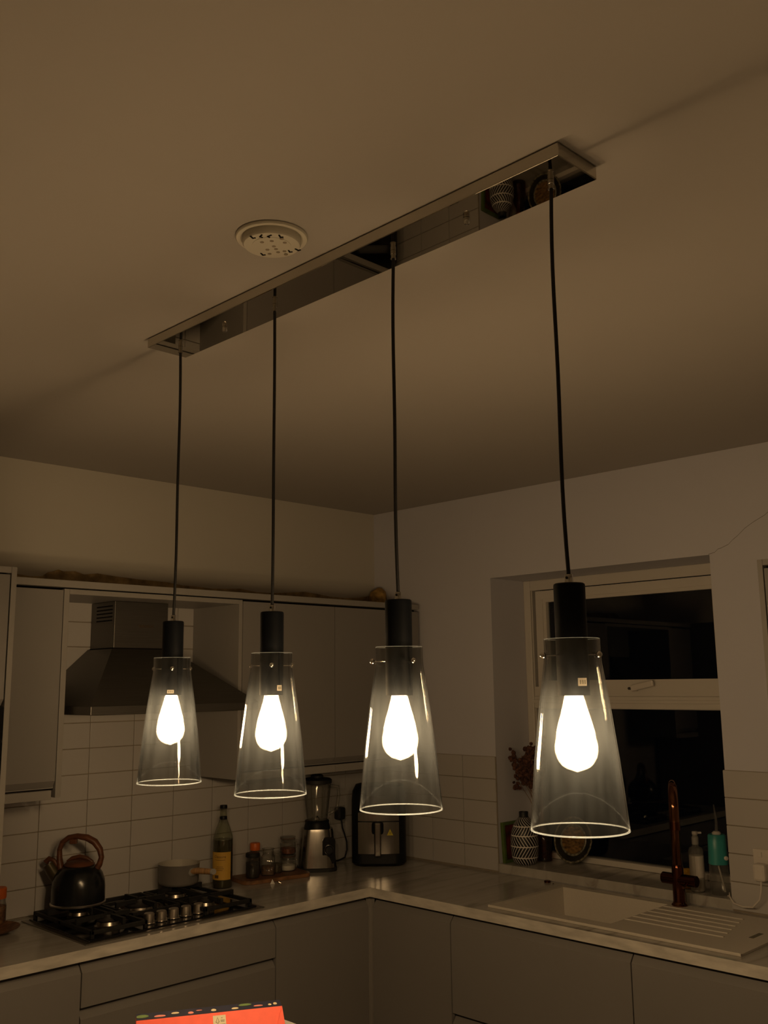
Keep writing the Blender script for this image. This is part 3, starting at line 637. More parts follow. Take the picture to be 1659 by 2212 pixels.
# chopping board with jars
bd = thing('chopping_board', 'dark wooden chopping board carrying jars against the tiled wall', 'chopping board', (-0.785, -0.112, ZT+0.0006), math.radians(-10))
poly = rrect(0.335, 0.165, 0.030)
obj('board', MB().prism(poly, 'z', 0.0, 0.017), 'wood_board', bd, smooth=30)
obj('edge_band', MB().prism([(x*1.004, y*1.006) for x, y in poly], 'z', 0.001, 0.0145), 'board_edge', bd, smooth=30)
ZJ = ZT+0.0006+0.0172
def jar(name, label, x, y, r, h, fill, fh, lidm=None, sq=False, lid_h=0.014, neck=0.85, rotz=0.0, z=ZJ, cat='jar'):
    t = thing(name, label, cat, (x, y, z), rotz)
    n = 4 if sq else 28; a0 = PI/4 if sq else 0
    rr = r*(1.25 if sq else 1)
    prof = [(rr*0.92, 0), (rr, 0.006), (rr, h*0.72), (rr*neck, h*0.84), (rr*neck, h)]
    if sq:
        rings = []
        for pr, pz in ((0.94, 0), (1, 0.006), (1, h*0.70)): rings.append([(px, py, pz) for px, py in rrect(2*r*pr, 2*r*pr, 0.012)])
        m_ = len(rings[0])
        for pr, pz in ((0.80, h*0.80), (0.80, h)):
            rings.append([(r*pr*math.cos(2*PI*(k)/m_+PI/m_*0), r*pr*math.sin(2*PI*k/m_), pz) for k in range(m_)])
        mb = loft(MB(), rings, cap=False); mb.f.append(tuple(range(m_-1, -1, -1)))
        obj('glass_body', mb, 'clear_glass', t, smooth=40)
        obj('contents', MB().prism(rrect(2*r*0.9, 2*r*0.9, 0.010), 'z', 0.004, 0.004+fh), fill, t, smooth=30)
    else:
        obj('glass_body', MB().lathe(prof, n=n, cap1=False), 'clear_glass', t, smooth=40)
        obj('contents', MB().lathe([(rr*0.86, 0.004), (rr*0.93, 0.008), (rr*0.93, fh), (rr*0.5, fh+0.003)], n=n), fill, t, smooth=40)
    if lidm: obj('lid', MB().lathe([(r*neck*1.06, h-0.004), (r*neck*1.10, h), (r*neck*1.10, h+lid_h-0.003), (r*neck*1.0, h+lid_h)], n=28), lidm, t, smooth=40)
    else: obj('rim', MB().lathe([(r*neck*0.98, h-0.003), (r*neck*1.08, h-0.001), (r*neck*1.08, h+0.002), (r*neck*0.98, h+0.003)], n=28, cap0=False, cap1=False), 'clear_glass', t, smooth=40)
    return t
jar('jar', 'small glass jar of dark contents with black lid on the board', -0.888, -0.112, 0.031, 0.092, 'spice_dark', 0.066, 'black_matt', neck=0.92)
jar('jar', 'jar with bright orange lid standing behind the board jars', -0.832, -0.055, 0.026, 0.108, 'spice_brown', 0.07, 'orange_plastic', lid_h=0.028, neck=0.80)
jar('jar', 'square open glass jar with a little brown spice beside orange-lidded jar', -0.800, -0.110, 0.031, 0.112, 'spice_brown', 0.034, sq=True, rotz=math.radians(-40))
jar('jar', 'short clear glass jar with olive herbs left of the stacked clip jars', -0.742, -0.100, 0.026, 0.090, 'spice_olive', 0.040, neck=0.9)
def clip_jar(label, x, y, z, r, h, fill, fh):
    t = jar('clip_jar', label, x, y, r, h, fill, fh, neck=0.88, z=z, rotz=math.radians(-45))
    obj('glass_lid', MB().lathe([(r*0.90, h+0.0035), (r*0.98, h+0.006), (r*0.96, h+0.011), (r*0.70, h+0.013)], n=28), 'clear_glass', t, smooth=40)
    obj('seal', MB().lathe([(r*0.93, h+0.0031), (r*0.96, h+0.0031), (r*0.96, h+0.0042), (r*0.93, h+0.0042)], n=28, cap0=False, cap1=False), 'spice_red', t)
    obj('clip_wire', MB().tube([(r*0.95, 0, h*0.78), (r*1.12, 0, h*0.80), (r*1.16, 0, h*0.62), (r*1.14, 0, h*0.45), (r*1.02, 0, h*0.40)], 0.0012, 6), 'chrome', t, smooth=50)
    obj('wire_hoop', MB().tube([(r*0.93*math.cos(a), r*0.93*math.sin(a), h*0.80) for a in [2*PI*k/24 for k in range(25)]], 0.0011, 6, cap=False), 'chrome', t, smooth=50)
    return t
clip_jar('lower clip-top jar with white salt at the end of the board', -0.676, -0.098, ZJ, 0.038, 0.060, 'salt', 0.024)
clip_jar('upper clip-top jar of red spice stacked on the salt jar', -0.676, -0.098, ZJ+0.0735, 0.037, 0.066, 'spice_red', 0.026)
# scraps on the worktop
mb = MB().add([(-0.011, 0, 0), (0.010, 0, 0), (0.0, 0.006, 0), (-0.001, 0.002, 0.021), (0.012, -0.006, 0.0)], [(0, 1, 3), (1, 2, 3), (2, 0, 3), (0, 2, 1), (1, 4, 3)])
single('paper_tag', mb, 'salt', (-0.862, -0.222, ZT+0.0004), 'tiny folded white paper triangle in front of the board', 'paper', math.radians(-40))
mb = MB()
for k in range(5):
    a = k*1.3; mb.tube([(0.008*math.cos(a), 0.006*math.sin(a), 0.0015), (0.010*math.cos(a+0.9), 0.008*math.sin(a+0.9), 0.007), (0.007*math.cos(a+2), 0.010*math.sin(a+2), 0.0015)], 0.0011, 5)
single('foil_scrap', mb, 'foil', (-0.826, -0.226, ZT+0.0004), 'crumpled shiny foil scrap beside the white paper triangle', 'foil', smooth=50)

# jar and dish at the left edge
t = jar('jar', 'jar of sweets with orange cap at the left edge', -2.020, -0.075, 0.030, 0.105, 'spice_mix', 0.075, 'orange_plastic', lid_h=0.034, neck=0.86, z=ZT+0.0005)
single('wooden_dish', MB().lathe([(0.030, 0), (0.062, 0.006), (0.095, 0.020), (0.097, 0.023), (0.060, 0.011), (0.020, 0.006)], n=40), 'wood_board', (-2.075, -0.155, ZT+0.0005), 'shallow dark wooden dish on worktop at the left edge', 'dish', smooth=50)

# ------------------------------------------------------------------ blender
bl = thing('blender', 'jug blender with brushed steel base and black lid in the corner', 'blender', (-0.510, -0.112, ZT+0.0006), math.radians(-38))
def ring(w, d, r, z): return [(x, y, z) for x, y in rrect(w, d, r)]
obj('foot', loft(MB(), [ring(0.184, 0.150, 0.045, 0), ring(0.186, 0.152, 0.045, 0.014), ring(0.178, 0.146, 0.045, 0.017)]), 'black_matt', bl, smooth=40)
base = obj('base', loft(MB(), [ring(0.178, 0.146, 0.045, 0.0172), ring(0.172, 0.140, 0.045, 0.06), ring(0.150, 0.126, 0.045, 0.175), ring(0.146, 0.122, 0.045, 0.188)]), 'steel_v', bl, smooth=40)
obj('collar', MB().lathe([(0.062, 0.1885), (0.060, 0.200), (0.056, 0.212), (0.058, 0.222), (0.054, 0.226)], n=32), 'black_satin', bl, smooth=40)
# jug tapers out upwards
jug = obj('jug', MB().lathe([(0.048, 0.2262), (0.050, 0.232), (0.058, 0.30), (0.067, 0.385), (0.068, 0.392)], n=32, cap1=False), 'clear_glass', bl, smooth=40)
for k in range(4):
    a = k*PI/2+0.4; obj('jug_rib', MB().tube([(0.050*math.cos(a), 0.050*math.sin(a), 0.24), (0.065*math.cos(a), 0.065*math.sin(a), 0.38)], 0.003, 6), 'clear_glass', jug, smooth=50)
obj('blades', MB().lathe([(0.012, 0.2265), (0.010, 0.235), (0.004, 0.244)], n=12).box(-0.026, 0.026, -0.004, 0.004, 0.236, 0.238), 'chrome', jug)
obj('jug_handle', MB().tube([(0.064, 0.0, 0.380), (0.100, 0.0, 0.375), (0.104, 0.0, 0.34), (0.094, 0.0, 0.27), (0.056, 0.0, 0.250)], 0.008, 10), 'clear_glass', jug, smooth=60)
lid = obj('lid', MB().lathe([(0.066, 0.3922), (0.071, 0.394), (0.071, 0.410), (0.064, 0.416), (0.040, 0.419)], n=32), 'black_matt', bl, smooth=40)
obj('lid_cap', MB().lathe([(0.030, 0.419), (0.030, 0.430), (0.024, 0.434)], n=24), 'black_matt', lid, smooth=40)
M_ = Matrix.Translation((0.052, -0.062, 0.095)) @ Matrix.Rotation(math.radians(8), 4, 'X') @ Matrix.Rotation(PI/2, 4, 'X')
pan_ = obj('control_plate', MB().prism(rrect(0.060, 0.120, 0.016), 'z', -0.001, 0.010).xf(M_), 'black_gloss', bl, smooth=30)
M_ = Matrix.Translation((0.052, -0.0745, 0.100)) @ Matrix.Rotation(PI/2, 4, 'X')
obj('dial_ring', MB().lathe([(0.0235, 0), (0.0240, 0.004), (0.0215, 0.008), (0.0205, 0.008)], n=28, cap1=False).xf(M_), 'chrome', pan_, smooth=40)
obj('dial', MB().lathe([(0.020, 0.002), (0.0195, 0.020), (0.016, 0.023)], n=28).box(-0.003, 0.003, -0.018, 0.018, 0.021, 0.028).xf(M_), 'black_satin', pan_, smooth=40)
# plug and lead behind
t = thing('power_plug', 'black power plug on the tiled wall behind the blender', 'plug', (-0.285, -0.012, 1.12))
obj('socket_plate', MB().box(-0.335, -0.24, -0.014, -0.0062, 1.085, 1.170, 0.003), 'grey_plastic', t, world=True)
obj('plug_body', MB().box(-0.317, -0.270, -0.055, -0.0142, 1.108, 1.168, 0.010), 'black_matt', t, world=True)
obj('lead', MB().tube([(-0.293, -0.045, 1.110), (-0.290, -0.050, 1.070), (-0.275, -0.050, 1.035), (-0.255, -0.042, 1.0), (-0.247, -0.036, 0.96), (-0.262, -0.036, 0.925), (-0.31, -0.040, 0.9165), (-0.36, -0.045, 0.9165)], 0.0038, 8), 'cable_black', t, smooth=60, world=True)

# ------------------------------------------------------------------ air fryer
af = thing('air_fryer', 'tall black air fryer with steel drawer in the corner', 'air fryer', (-0.188, -0.205, ZT+0.0006), math.radians(-46))
W_, D_ = 0.262, 0.235
obj('body', loft(MB(), [ring(W_-0.03, D_-0.03, 0.05, 0), ring(W_, D_, 0.055, 0.014), ring(W_, D_, 0.055, 0.30), ring(W_-0.008, D_-0.010, 0.055, 0.345), ring(W_-0.030, D_-0.03, 0.055, 0.366), ring(W_-0.07, D_-0.07, 0.05, 0.372)]), 'black_satin', af, smooth=40)
def curved(x0, x1, z0, z1, y, bulge, th=0.004, n=10):
    mb = MB(); vs = []
    for k in range(n+1):
        x = x0+(x1-x0)*k/n; u = 2*k/n-1; yy_ = y-bulge*(1-u*u)
        vs += [(x, yy_, z0), (x, yy_, z1), (x, y+th, z0), (x, y+th, z1)]
    fs = []
    for k in range(n):
        i = 4*k; fs += [(i, i+4, i+5, i+1), (i+2, i+3, i+7, i+6), (i, i+2, i+6, i+4), (i+1, i+5, i+7, i+3)]
    fs += [(0, 1, 3, 2), (4*n, 4*n+2, 4*n+3, 4*n+1)]
    return mb.add(vs, fs)
yf = -D_/2
dr = obj('drawer', curved(-0.098, 0.098, 0.060, 0.205, yf, 0.010), 'steel_v', af, smooth=50)
obj('upper_band', curved(-0.098, 0.098, 0.211, 0.250, yf, 0.010), 'steel_v', af, smooth=50)
obj('display', curved(-0.085, 0.085, 0.262, 0.325, yf, 0.006), 'black_gloss', af, smooth=50)
hm = obj('handle_mount', MB().box(-0.032, 0.024, yf-0.022, yf-0.004, 0.150, 0.208, 0.012), 'black_satin', dr)
obj('handle', MB().box(-0.020, 0.012, yf-0.042, yf-0.020, 0.052, 0.206, 0.006), 'steel_v', dr)
wl = MB().add([(0.040, yf-0.0106, 0.145), (0.070, yf-0.0086, 0.145), (0.055, yf-0.0096, 0.174), (0.040, yf-0.006, 0.145), (0.070, yf-0.004, 0.145), (0.055, yf-0.005, 0.174)], [(0, 1, 2), (5, 4, 3), (0, 3, 4, 1), (1, 4, 5, 2), (2, 5, 3, 0)])
ws = obj('warning_sticker', wl, 'warning_yellow', dr, label='yellow triangular warning sticker')
mb = MB()
for k in range(3): mb.tube([(0.051+0.004*k, yf-0.0108, 0.151), (0.0525+0.004*k, yf-0.0108, 0.156), (0.051+0.004*k, yf-0.0108, 0.161)], 0.0006, 5)
obj('mark', mb, 'print_dark', ws)

# ------------------------------------------------------------------ sink, tap
sk = thing('sink', 'white composite inset sink with ribbed draining board under the window', 'sink', ((SX0+SX1)/2, (SY0+SY1)/2, ZT))
BX0, BX1, BY0, BY1 = -0.505, -0.098, -1.700, -1.215
mb = MB().slab([SX0, BX0, BX1, SX1], [SY0, BY0, BY1, SY1], lambda i, j: not (i == 1 and j == 1), ZT+0.0004, ZT+0.0075, 'z')
obj('deck', mb, 'sink_stone', sk, world=True)
zb_ = ZT-0.19; q = 0.018
rim_ = [(BX0, BY0, ZT+0.0068), (BX1, BY0, ZT+0.0068), (BX1, BY1, ZT+0.0068), (BX0, BY1, ZT+0.0068)]
low = [(BX0+q, BY0+q, zb_), (BX1-q, BY0+q, zb_), (BX1-q, BY1-q, zb_), (BX0+q, BY1-q, zb_)]
ro = [(BX0-0.008, BY0-0.008, ZT+0.0003), (BX1+0.008, BY0-0.008, ZT+0.0003), (BX1+0.008, BY1+0.008, ZT+0.0003), (BX0-0.008, BY1+0.008, ZT+0.0003)]
lo_ = [(a, b, zb_-0.008) for a, b, _ in low]
fs = []
for k in range(4):
    k2 = (k+1) % 4; fs += [(k, k2, 4+k2, 4+k), (8+k, 12+k, 12+k2, 8+k2), (k, 8+k, 8+k2, k2)]
fs += [(4, 5, 6, 7), (12, 15, 14, 13)]
obj('bowl', MB().add(rim_+low+ro+lo_, fs), 'sink_stone', sk, world=True)
obj('drain', MB().lathe([(0.045, 0.0005), (0.045, 0.003), (0.036, 0.004), (0.030, 0.002)], ((BX0+BX1)/2, (BY0+BY1)/2, zb_), 28), 'copper', sk, smooth=40, world=True)
for k, x in enumerate((-0.135, -0.190, -0.245, -0.300, -0.355, -0.410)):
    y_a = BY0+0.002-0.004; y_b = -2.02-0.012*k
    obj('drainer_ridge', MB().prism([(x-0.007, ZT+0.0070), (x-0.003, ZT+0.0105), (x+0.003, ZT+0.0105), (x+0.007, ZT+0.0070)], 'y', y_b, y_a), 'sink_stone', sk, world=True)
obj('edge_bead', MB().box(SX0-0.001, SX0+0.006, SY0, SY1, ZT+0.0004, ZT+0.010, 0.0015), 'sink_stone', sk, world=True)
obj('badge', MB().box(-0.360, -0.280, -2.158, -2.142, ZT+0.007, ZT+0.0082), 'print_grey', sk, world=True)
single('plug_knob', MB().lathe([(0.014, 0), (0.0145, 0.006), (0.012, 0.009), (0.004, 0.010)], n=20), 'copper_dark', (-0.035, -1.090, ZT+0.0005), 'small dark copper knob on the worktop behind the sink corner', 'knob', smooth=40)
single('crumb', MB().lathe([(0.003, 0), (0.0034, 0.002), (0.001, 0.003)], n=8), 'copper_dark', (-0.046, -1.128, ZT+0.0005), 'tiny dark crumb beside the copper knob', 'crumb')

tp = thing('kitchen_tap', 'tall copper swan-neck mixer tap behind the sink', 'tap', (-0.083, -1.742, ZT+0.0078), math.radians(209))
obj('base', MB().lathe([(0.030, 0), (0.031, 0.004), (0.025, 0.010), (0.0235, 0.014)], n=32), 'copper', tp, smooth=40)
obj('column', MB().lathe([(0.0232, 0.0142), (0.0225, 0.135), (0.0215, 0.142), (0.0190, 0.150)], n=32), 'copper_dark', tp, smooth=40)
R_ = 0.085
pts = [(0, 0, 0.145), (0, 0, 0.25), (0, 0, 0.375)]+[(R_-R_*math.cos(a), 0, 0.375+R_*math.sin(a)) for a in [PI*k/14 for k in range(1, 15)]]+[(2*R_, 0, 0.33)]
nk = obj('swan_neck', MB().tube(pts, 0.0185, 20), 'copper', tp, smooth=60)
obj('nozzle', MB().tube([(2*R_, 0, 0.331), (2*R_, 0, 0.302)], 0.0200, 20), 'copper_dark', tp, smooth=40)
# cross bar along world y : local frame is rotated by 209 degrees
Mr = Matrix.Rotation(-math.radians(209), 4, 'Z')
def loc(p): return tuple(Mr @ Vector(p))
obj('cross_bar', MB().tube([loc((0.0, 0.066, 0.095)), loc((0.0, 0.064, 0.095)), loc((0.0, -0.076, 0.095)), loc((0.0, -0.078, 0.095))], [0.0195, 0.0215, 0.0215, 0.0195], 24), 'copper_dark', tp, smooth=40)
obj('lever', MB().tube([loc((-0.015, -0.045, 0.088)), loc((-0.060, -0.052, 0.080))], [0.006, 0.005], 10), 'copper', tp, smooth=40)

# ------------------------------------------------------------------ things on the sill
ZS = WZ0+0.0006
v = single('patterned_vase', MB().lathe([(0.045, 0), (0.054, 0.010), (0.060, 0.034), (0.0635, 0.075), (0.0635, 0.110), (0.058, 0.145), (0.046, 0.176), (0.030, 0.197), (0.022, 0.206), (0.0205, 0.212), (0.0215, 0.229), (0.0185, 0.230), (0.017, 0.205)], n=64), 'vase_print', (0.072, -0.892, ZS), 'black vase with white chevron lines on the window sill', 'vase', smooth=60)
pf = thing('picture_frame', 'small green-framed picture leaning on the window reveal behind the vase', 'picture', (0.085, -0.8135, ZS))
Mt = Matrix.Rotation(math.radians(-3), 4, 'X')
def frame_mb(x0, x1, z0, z1, w, y0, y1): return MB().slab([x0, x0+w, x1-w, x1], [z0, z0+w, z1-w, z1], lambda i, j: not (i == 1 and j == 1), y0, y1, 'y')
obj('frame', frame_mb(-0.072, 0.075, 0, 0.178, 0.013, -0.012, 0.004).xf(Mt), 'green_frame', pf)
obj('picture', MB().box(-0.060, 0.063, -0.005, 0.002, 0.012, 0.166).xf(Mt), 'picture_art', pf)
df = thing('dried_flowers', 'bunch of dried brown flowers in amber glass behind the chevron vase', 'dried flowers', (0.187, -0.918, ZS))
obj('vase', MB().lathe([(0.030, 0), (0.036, 0.004), (0.036, 0.10), (0.026, 0.13), (0.018, 0.15), (0.018, 0.175), (0.021, 0.178)], n=28, cap1=False), 'amber_glass', df, smooth=50)
rnd = random.Random(5)
for k in range(26):
    hgt = rnd.uniform(0.37, 0.57); sl = rnd.uniform(-0.20, 0.0); sd = rnd.uniform(-0.05, 0.035)
    # lean towards the reveal side of the window (screen left)
    dx, dy = -0.55*(-sl), 0.42*(-sl)
    dx += sd*0.5; tipx, tipy = dx, min(dy, 0.105)
    s = obj('stem', MB().tube([(rnd.uniform(-0.01, 0.01), rnd.uniform(-0.01, 0.01), 0.01), (tipx*0.12, tipy*0.12, 0.18), (tipx*0.5, tipy*0.5, 0.18+(hgt-0.18)*0.5), (tipx, tipy, hgt)], [0.0017, 0.0015, 0.0012, 0.001], 5), 'dried_stem', df, smooth=60)
    fm = MB()
    for q_ in range(8):
        r_ = rnd.uniform(0.006, 0.014)
        c = (tipx+rnd.uniform(-0.018, 0.018), tipy+rnd.uniform(-0.016, 0.012), hgt+rnd.uniform(-0.05, 0.015))
        n_ = 7; m = Matrix.Translation(c) @ Matrix.Rotation(rnd.uniform(0, 3), 4, 'X') @ Matrix.Rotation(rnd.uniform(0, 3), 4, 'Y')
        sub = MB().lathe([(0.002, -r_), (r_*0.8, -r_*0.6), (r_*rnd.uniform(0.8, 1.1), 0), (r_*0.7, r_*0.6), (0.002, r_*0.8)], n=n_); sub.v = [tuple(Vector(p)*rnd.uniform(0.8, 1.2)) for p in sub.v]
        sub.xf(m); fm.add(sub.v, sub.f)
    obj('flower_head', fm, 'dried_flower', s)
pl = thing('decorative_plate', 'dark round plate with golden picture leaning on the window', 'plate', (0.231, -1.052, ZS))
Mp = Matrix.Translation((0.0, 0, 0.101)) @ Matrix.Scale(0.92, 4) @ Matrix.Rotation(math.radians(14), 4, 'Y') @ Matrix.Rotation(-PI/2, 4, 'Y')
n_ = 72
def scal(r, z, amp): return [(r*(1+amp*math.cos(24*2*PI*k/n_))*math.cos(2*PI*k/n_), r*(1+amp*math.cos(24*2*PI*k/n_))*math.sin(2*PI*k/n_), z) for k in range(n_)]
obj('rim', loft(MB(), [scal(0.078, -0.002, 0), scal(0.100, 0.003, 0), scal(0.110, 0.006, 0.012), scal(0.109, 0.010, 0.012), scal(0.100, 0.008, 0), scal(0.078, 0.004, 0)], cap=True).xf(Mp), 'plate_dark', pl, smooth=40)
obj('rim_trim', loft(MB(), [scal(0.103, 0.0095, 0.012), scal(0.110, 0.011, 0.012), scal(0.112, 0.009, 0.012)], cap=False).xf(Mp), 'plate_rim', pl, smooth=40)
obj('centre', MB().lathe([(0.066, 0.0045), (0.066, 0.0062), (0.002, 0.0064)], n=48).xf(Mp), 'plate_art', pl)
obj('gold_ring', MB().lathe([(0.067, 0.0045), (0.072, 0.0066), (0.075, 0.0060), (0.077, 0.0044)], n=48, cap0=False, cap1=False).xf(Mp), 'plate_rim', pl, smooth=40)

pb = thing('pump_bottle', 'white pump soap bottle on the sill right of the tap', 'bottle', (0.050, -1.752, ZS), math.radians(-45))
obj('bottle_body', MB().lathe([(0.026, 0), (0.0285, 0.004), (0.0285, 0.150), (0.025, 0.163), (0.013, 0.170), (0.012, 0.176)], n=32), 'clear_plastic', pb, smooth=50)
obj('soap', MB().lathe([(0.026, 0.003), (0.0275, 0.006), (0.0275, 0.135), (0.025, 0.136)], n=32), 'white_plastic', pb, smooth=50)
obj('label_paper', patch(MB(), 0.0290, math.radians(245), math.radians(390), 0.055, 0.135, 14), 'white_plastic', pb, smooth=30)
ph = obj('pump', MB().lathe([(0.013, 0.1765), (0.0135, 0.180), (0.0135, 0.205), (0.010, 0.208), (0.010, 0.214)], n=24), 'grey_plastic', pb, smooth=40)
obj('nozzle', MB().lathe([(0.011, 0.2145), (0.0115, 0.222), (0.010, 0.226)], n=20).box(-0.004, 0.026, -0.0055, 0.0055, 0.2165, 0.2245, 0.002), 'white_plastic', ph, smooth=40)
wf_ = thing('water_flosser', 'teal water flosser with clear tank at the right end of the sill', 'water flosser', (0.055, -1.842, ZS), math.radians(-45))
obj('tank', loft(MB(), [ring(0.062, 0.058, 0.022, 0), ring(0.070, 0.064, 0.026, 0.005), ring(0.070, 0.064, 0.026, 0.112)]), 'tank_plastic', wf_, smooth=40)
obj('hose', MB().tube([(0.020, 0, 0.008), (0.012, 0, 0.05), (-0.002, 0, 0.111)], 0.0035, 8), 'white_plastic', wf_, smooth=50)
hb = obj('housing', loft(MB(), [ring(0.072, 0.066, 0.027, 0.1125), ring(0.070, 0.064, 0.028, 0.16), ring(0.068, 0.060, 0.028, 0.218), ring(0.060, 0.054, 0.025, 0.223)]), 'teal_plastic', wf_, smooth=40)
M_ = Matrix.Translation((0.020, -0.0325, 0.138)) @ Matrix.Rotation(PI/2, 4, 'X')
obj('button', MB().lathe([(0.008, -0.002), (0.008, 0.003), (0.006, 0.0045)], n=18).xf(M_), 'white_plastic', hb, smooth=40)
obj('collar', MB().lathe([(0.017, 0.2232), (0.018, 0.228), (0.012, 0.234)], n=20), 'white_plastic', wf_, smooth=40)
obj('tip', MB().tube([(0, 0, 0.234), (0.002, 0, 0.27), (-0.004, 0, 0.335)], [0.006, 0.005, 0.0022], 10), 'clear_plastic', wf_, smooth=60)
single('block', MB().box(-0.020, 0.020, -0.013, 0.013, 0, 0.075, 0.003), 'block_yellow', (0.075, -1.700, ZS), 'upright yellow sponge on the sill behind the tap', 'block', math.radians(-50))  # plain upright block with a mottled yellow colour

# wall socket with plug and lead
so = thing('wall_socket', 'white double wall socket on the tiles at the right edge', 'socket', (-0.008, -2.09, 1.10))
obj('plate', MB().box(-0.0165, -0.0062, -2.163, -2.017, 1.062, 1.148, 0.003), 'white_plastic', so, world=True)
obj('switch', MB().box(-0.0200, -0.016, -2.052, -2.038, 1.120, 1.138, 0.001), 'white_plastic', so, world=True)
obj('switch', MB().box(-0.0200, -0.016, -2.140, -2.126, 1.120, 1.138, 0.001), 'white_plastic', so, world=True)
pg = thing('charger_plug', 'white plug with curved lead in the wall socket', 'plug', (-0.03, -2.05, 1.07))
obj('plug_body', MB().box(-0.060, -0.017, -2.078, -2.030, 1.040, 1.102, 0.010), 'white_plastic', pg, world=True)
obj('lead', MB().tube([(-0.045, -2.055, 1.045), (-0.048, -2.054, 1.01), (-0.046, -2.045, 0.975), (-0.042, -2.015, 0.944), (-0.036, -1.975, 0.938), (-0.028, -1.935, 0.944), (-0.012, -1.912, 0.962), (0.005, -1.905, 0.972), (0.020, -1.900, 0.957), (0.03, -1.885, 0.9545)], 0.0036, 8), 'white_plastic', pg, smooth=60, world=True)

# ------------------------------------------------------------------ ceiling: bar, smoke alarm base
BC = -2.2975; BH = 0.026
bar = thing('ceiling_bar', 'long polished nickel bar on the ceiling holding the four pendants', 'ceiling light', (BC, -2.212, H))
obj('body', MB().box(BC-0.0595, BC+0.0595, -2.866, -1.558, H-BH, H-0.0012, 0.0016), 'mirror_nickel', bar, world=True)
for y in (-1.822, -2.612):
    obj('cap_nut', MB().lathe([(0.0065, -BH-0.0004), (0.0065, -BH-0.010), (0.0045, -BH-0.013), (0.001, -BH-0.014)], (BC, y, H), 16), 'chrome', bar, smooth=40, world=True)
al = thing('smoke_alarm_base', 'round white smoke alarm mounting base without its cover on the ceiling', 'smoke alarm', (-2.487, -2.250, H))
obj('ring', MB().lathe([(0.074, -0.001), (0.074, -0.004), (0.072, -0.0065), (0.064, -0.0065), (0.060, -0.003)], n=56, cap0=False, cap1=False), 'alarm_white', al, smooth=40)
obj('disc', MB().lathe([(0.0598, -0.001), (0.0598, -0.016), (0.057, -0.020), (0.052, -0.0205)], n=56), 'alarm_white', al, smooth=40)
obj('recess', MB().lathe([(0.040, -0.0204), (0.040, -0.0212), (0.038, -0.0212)], n=40), 'alarm_white', al)
rnd = random.Random(3)
cd = Vector((CAM[0]+2.487, CAM[1]+2.250, 0)).normalized(); cr = Vector((-cd.y, cd.x, 0))   # towards camera, sideways
spots = [(-0.018, -0.030), (-0.024, -0.016), (0.000, -0.020), (0.018, -0.014), (-0.004, 0.0), (-0.008, 0.010), (-0.024, 0.017), (-0.012, 0.022), (0.008, 0.014), (-0.027, 0.030), (0.004, 0.030)]
for a, b in spots:
    p = cr*(-a*1.1)+cd*(-b*1.2)
    obj('screw_hole', MB().lathe([(0.0042, -0.0216), (0.0042, -0.0205)], (p.x, p.y, 0), 12), 'alarm_grey', al)
for a, b, an in ((-0.016, -0.046, 0.6), (0.005, -0.046, 1.7), (0.022, -0.044, 1.3), (0.040, -0.036, 0.4), (-0.052, 0.012, 0.2), (-0.036, 0.020, 0.6), (0.020, 0.040, 0.5)):
    p = cr*(-a)+cd*(-b)
    M_ = Matrix.Translation((p.x, p.y, -0.0208)) @ Matrix.Rotation(an, 4, 'Z')
    obj('clip_slot', MB().box(-0.006, 0.006, -0.0016, 0.0016, -0.0008, 0.0006).box(0.003, 0.006, -0.006, 0.0, -0.0008, 0.0006).xf(M_), 'gap_dark', al)

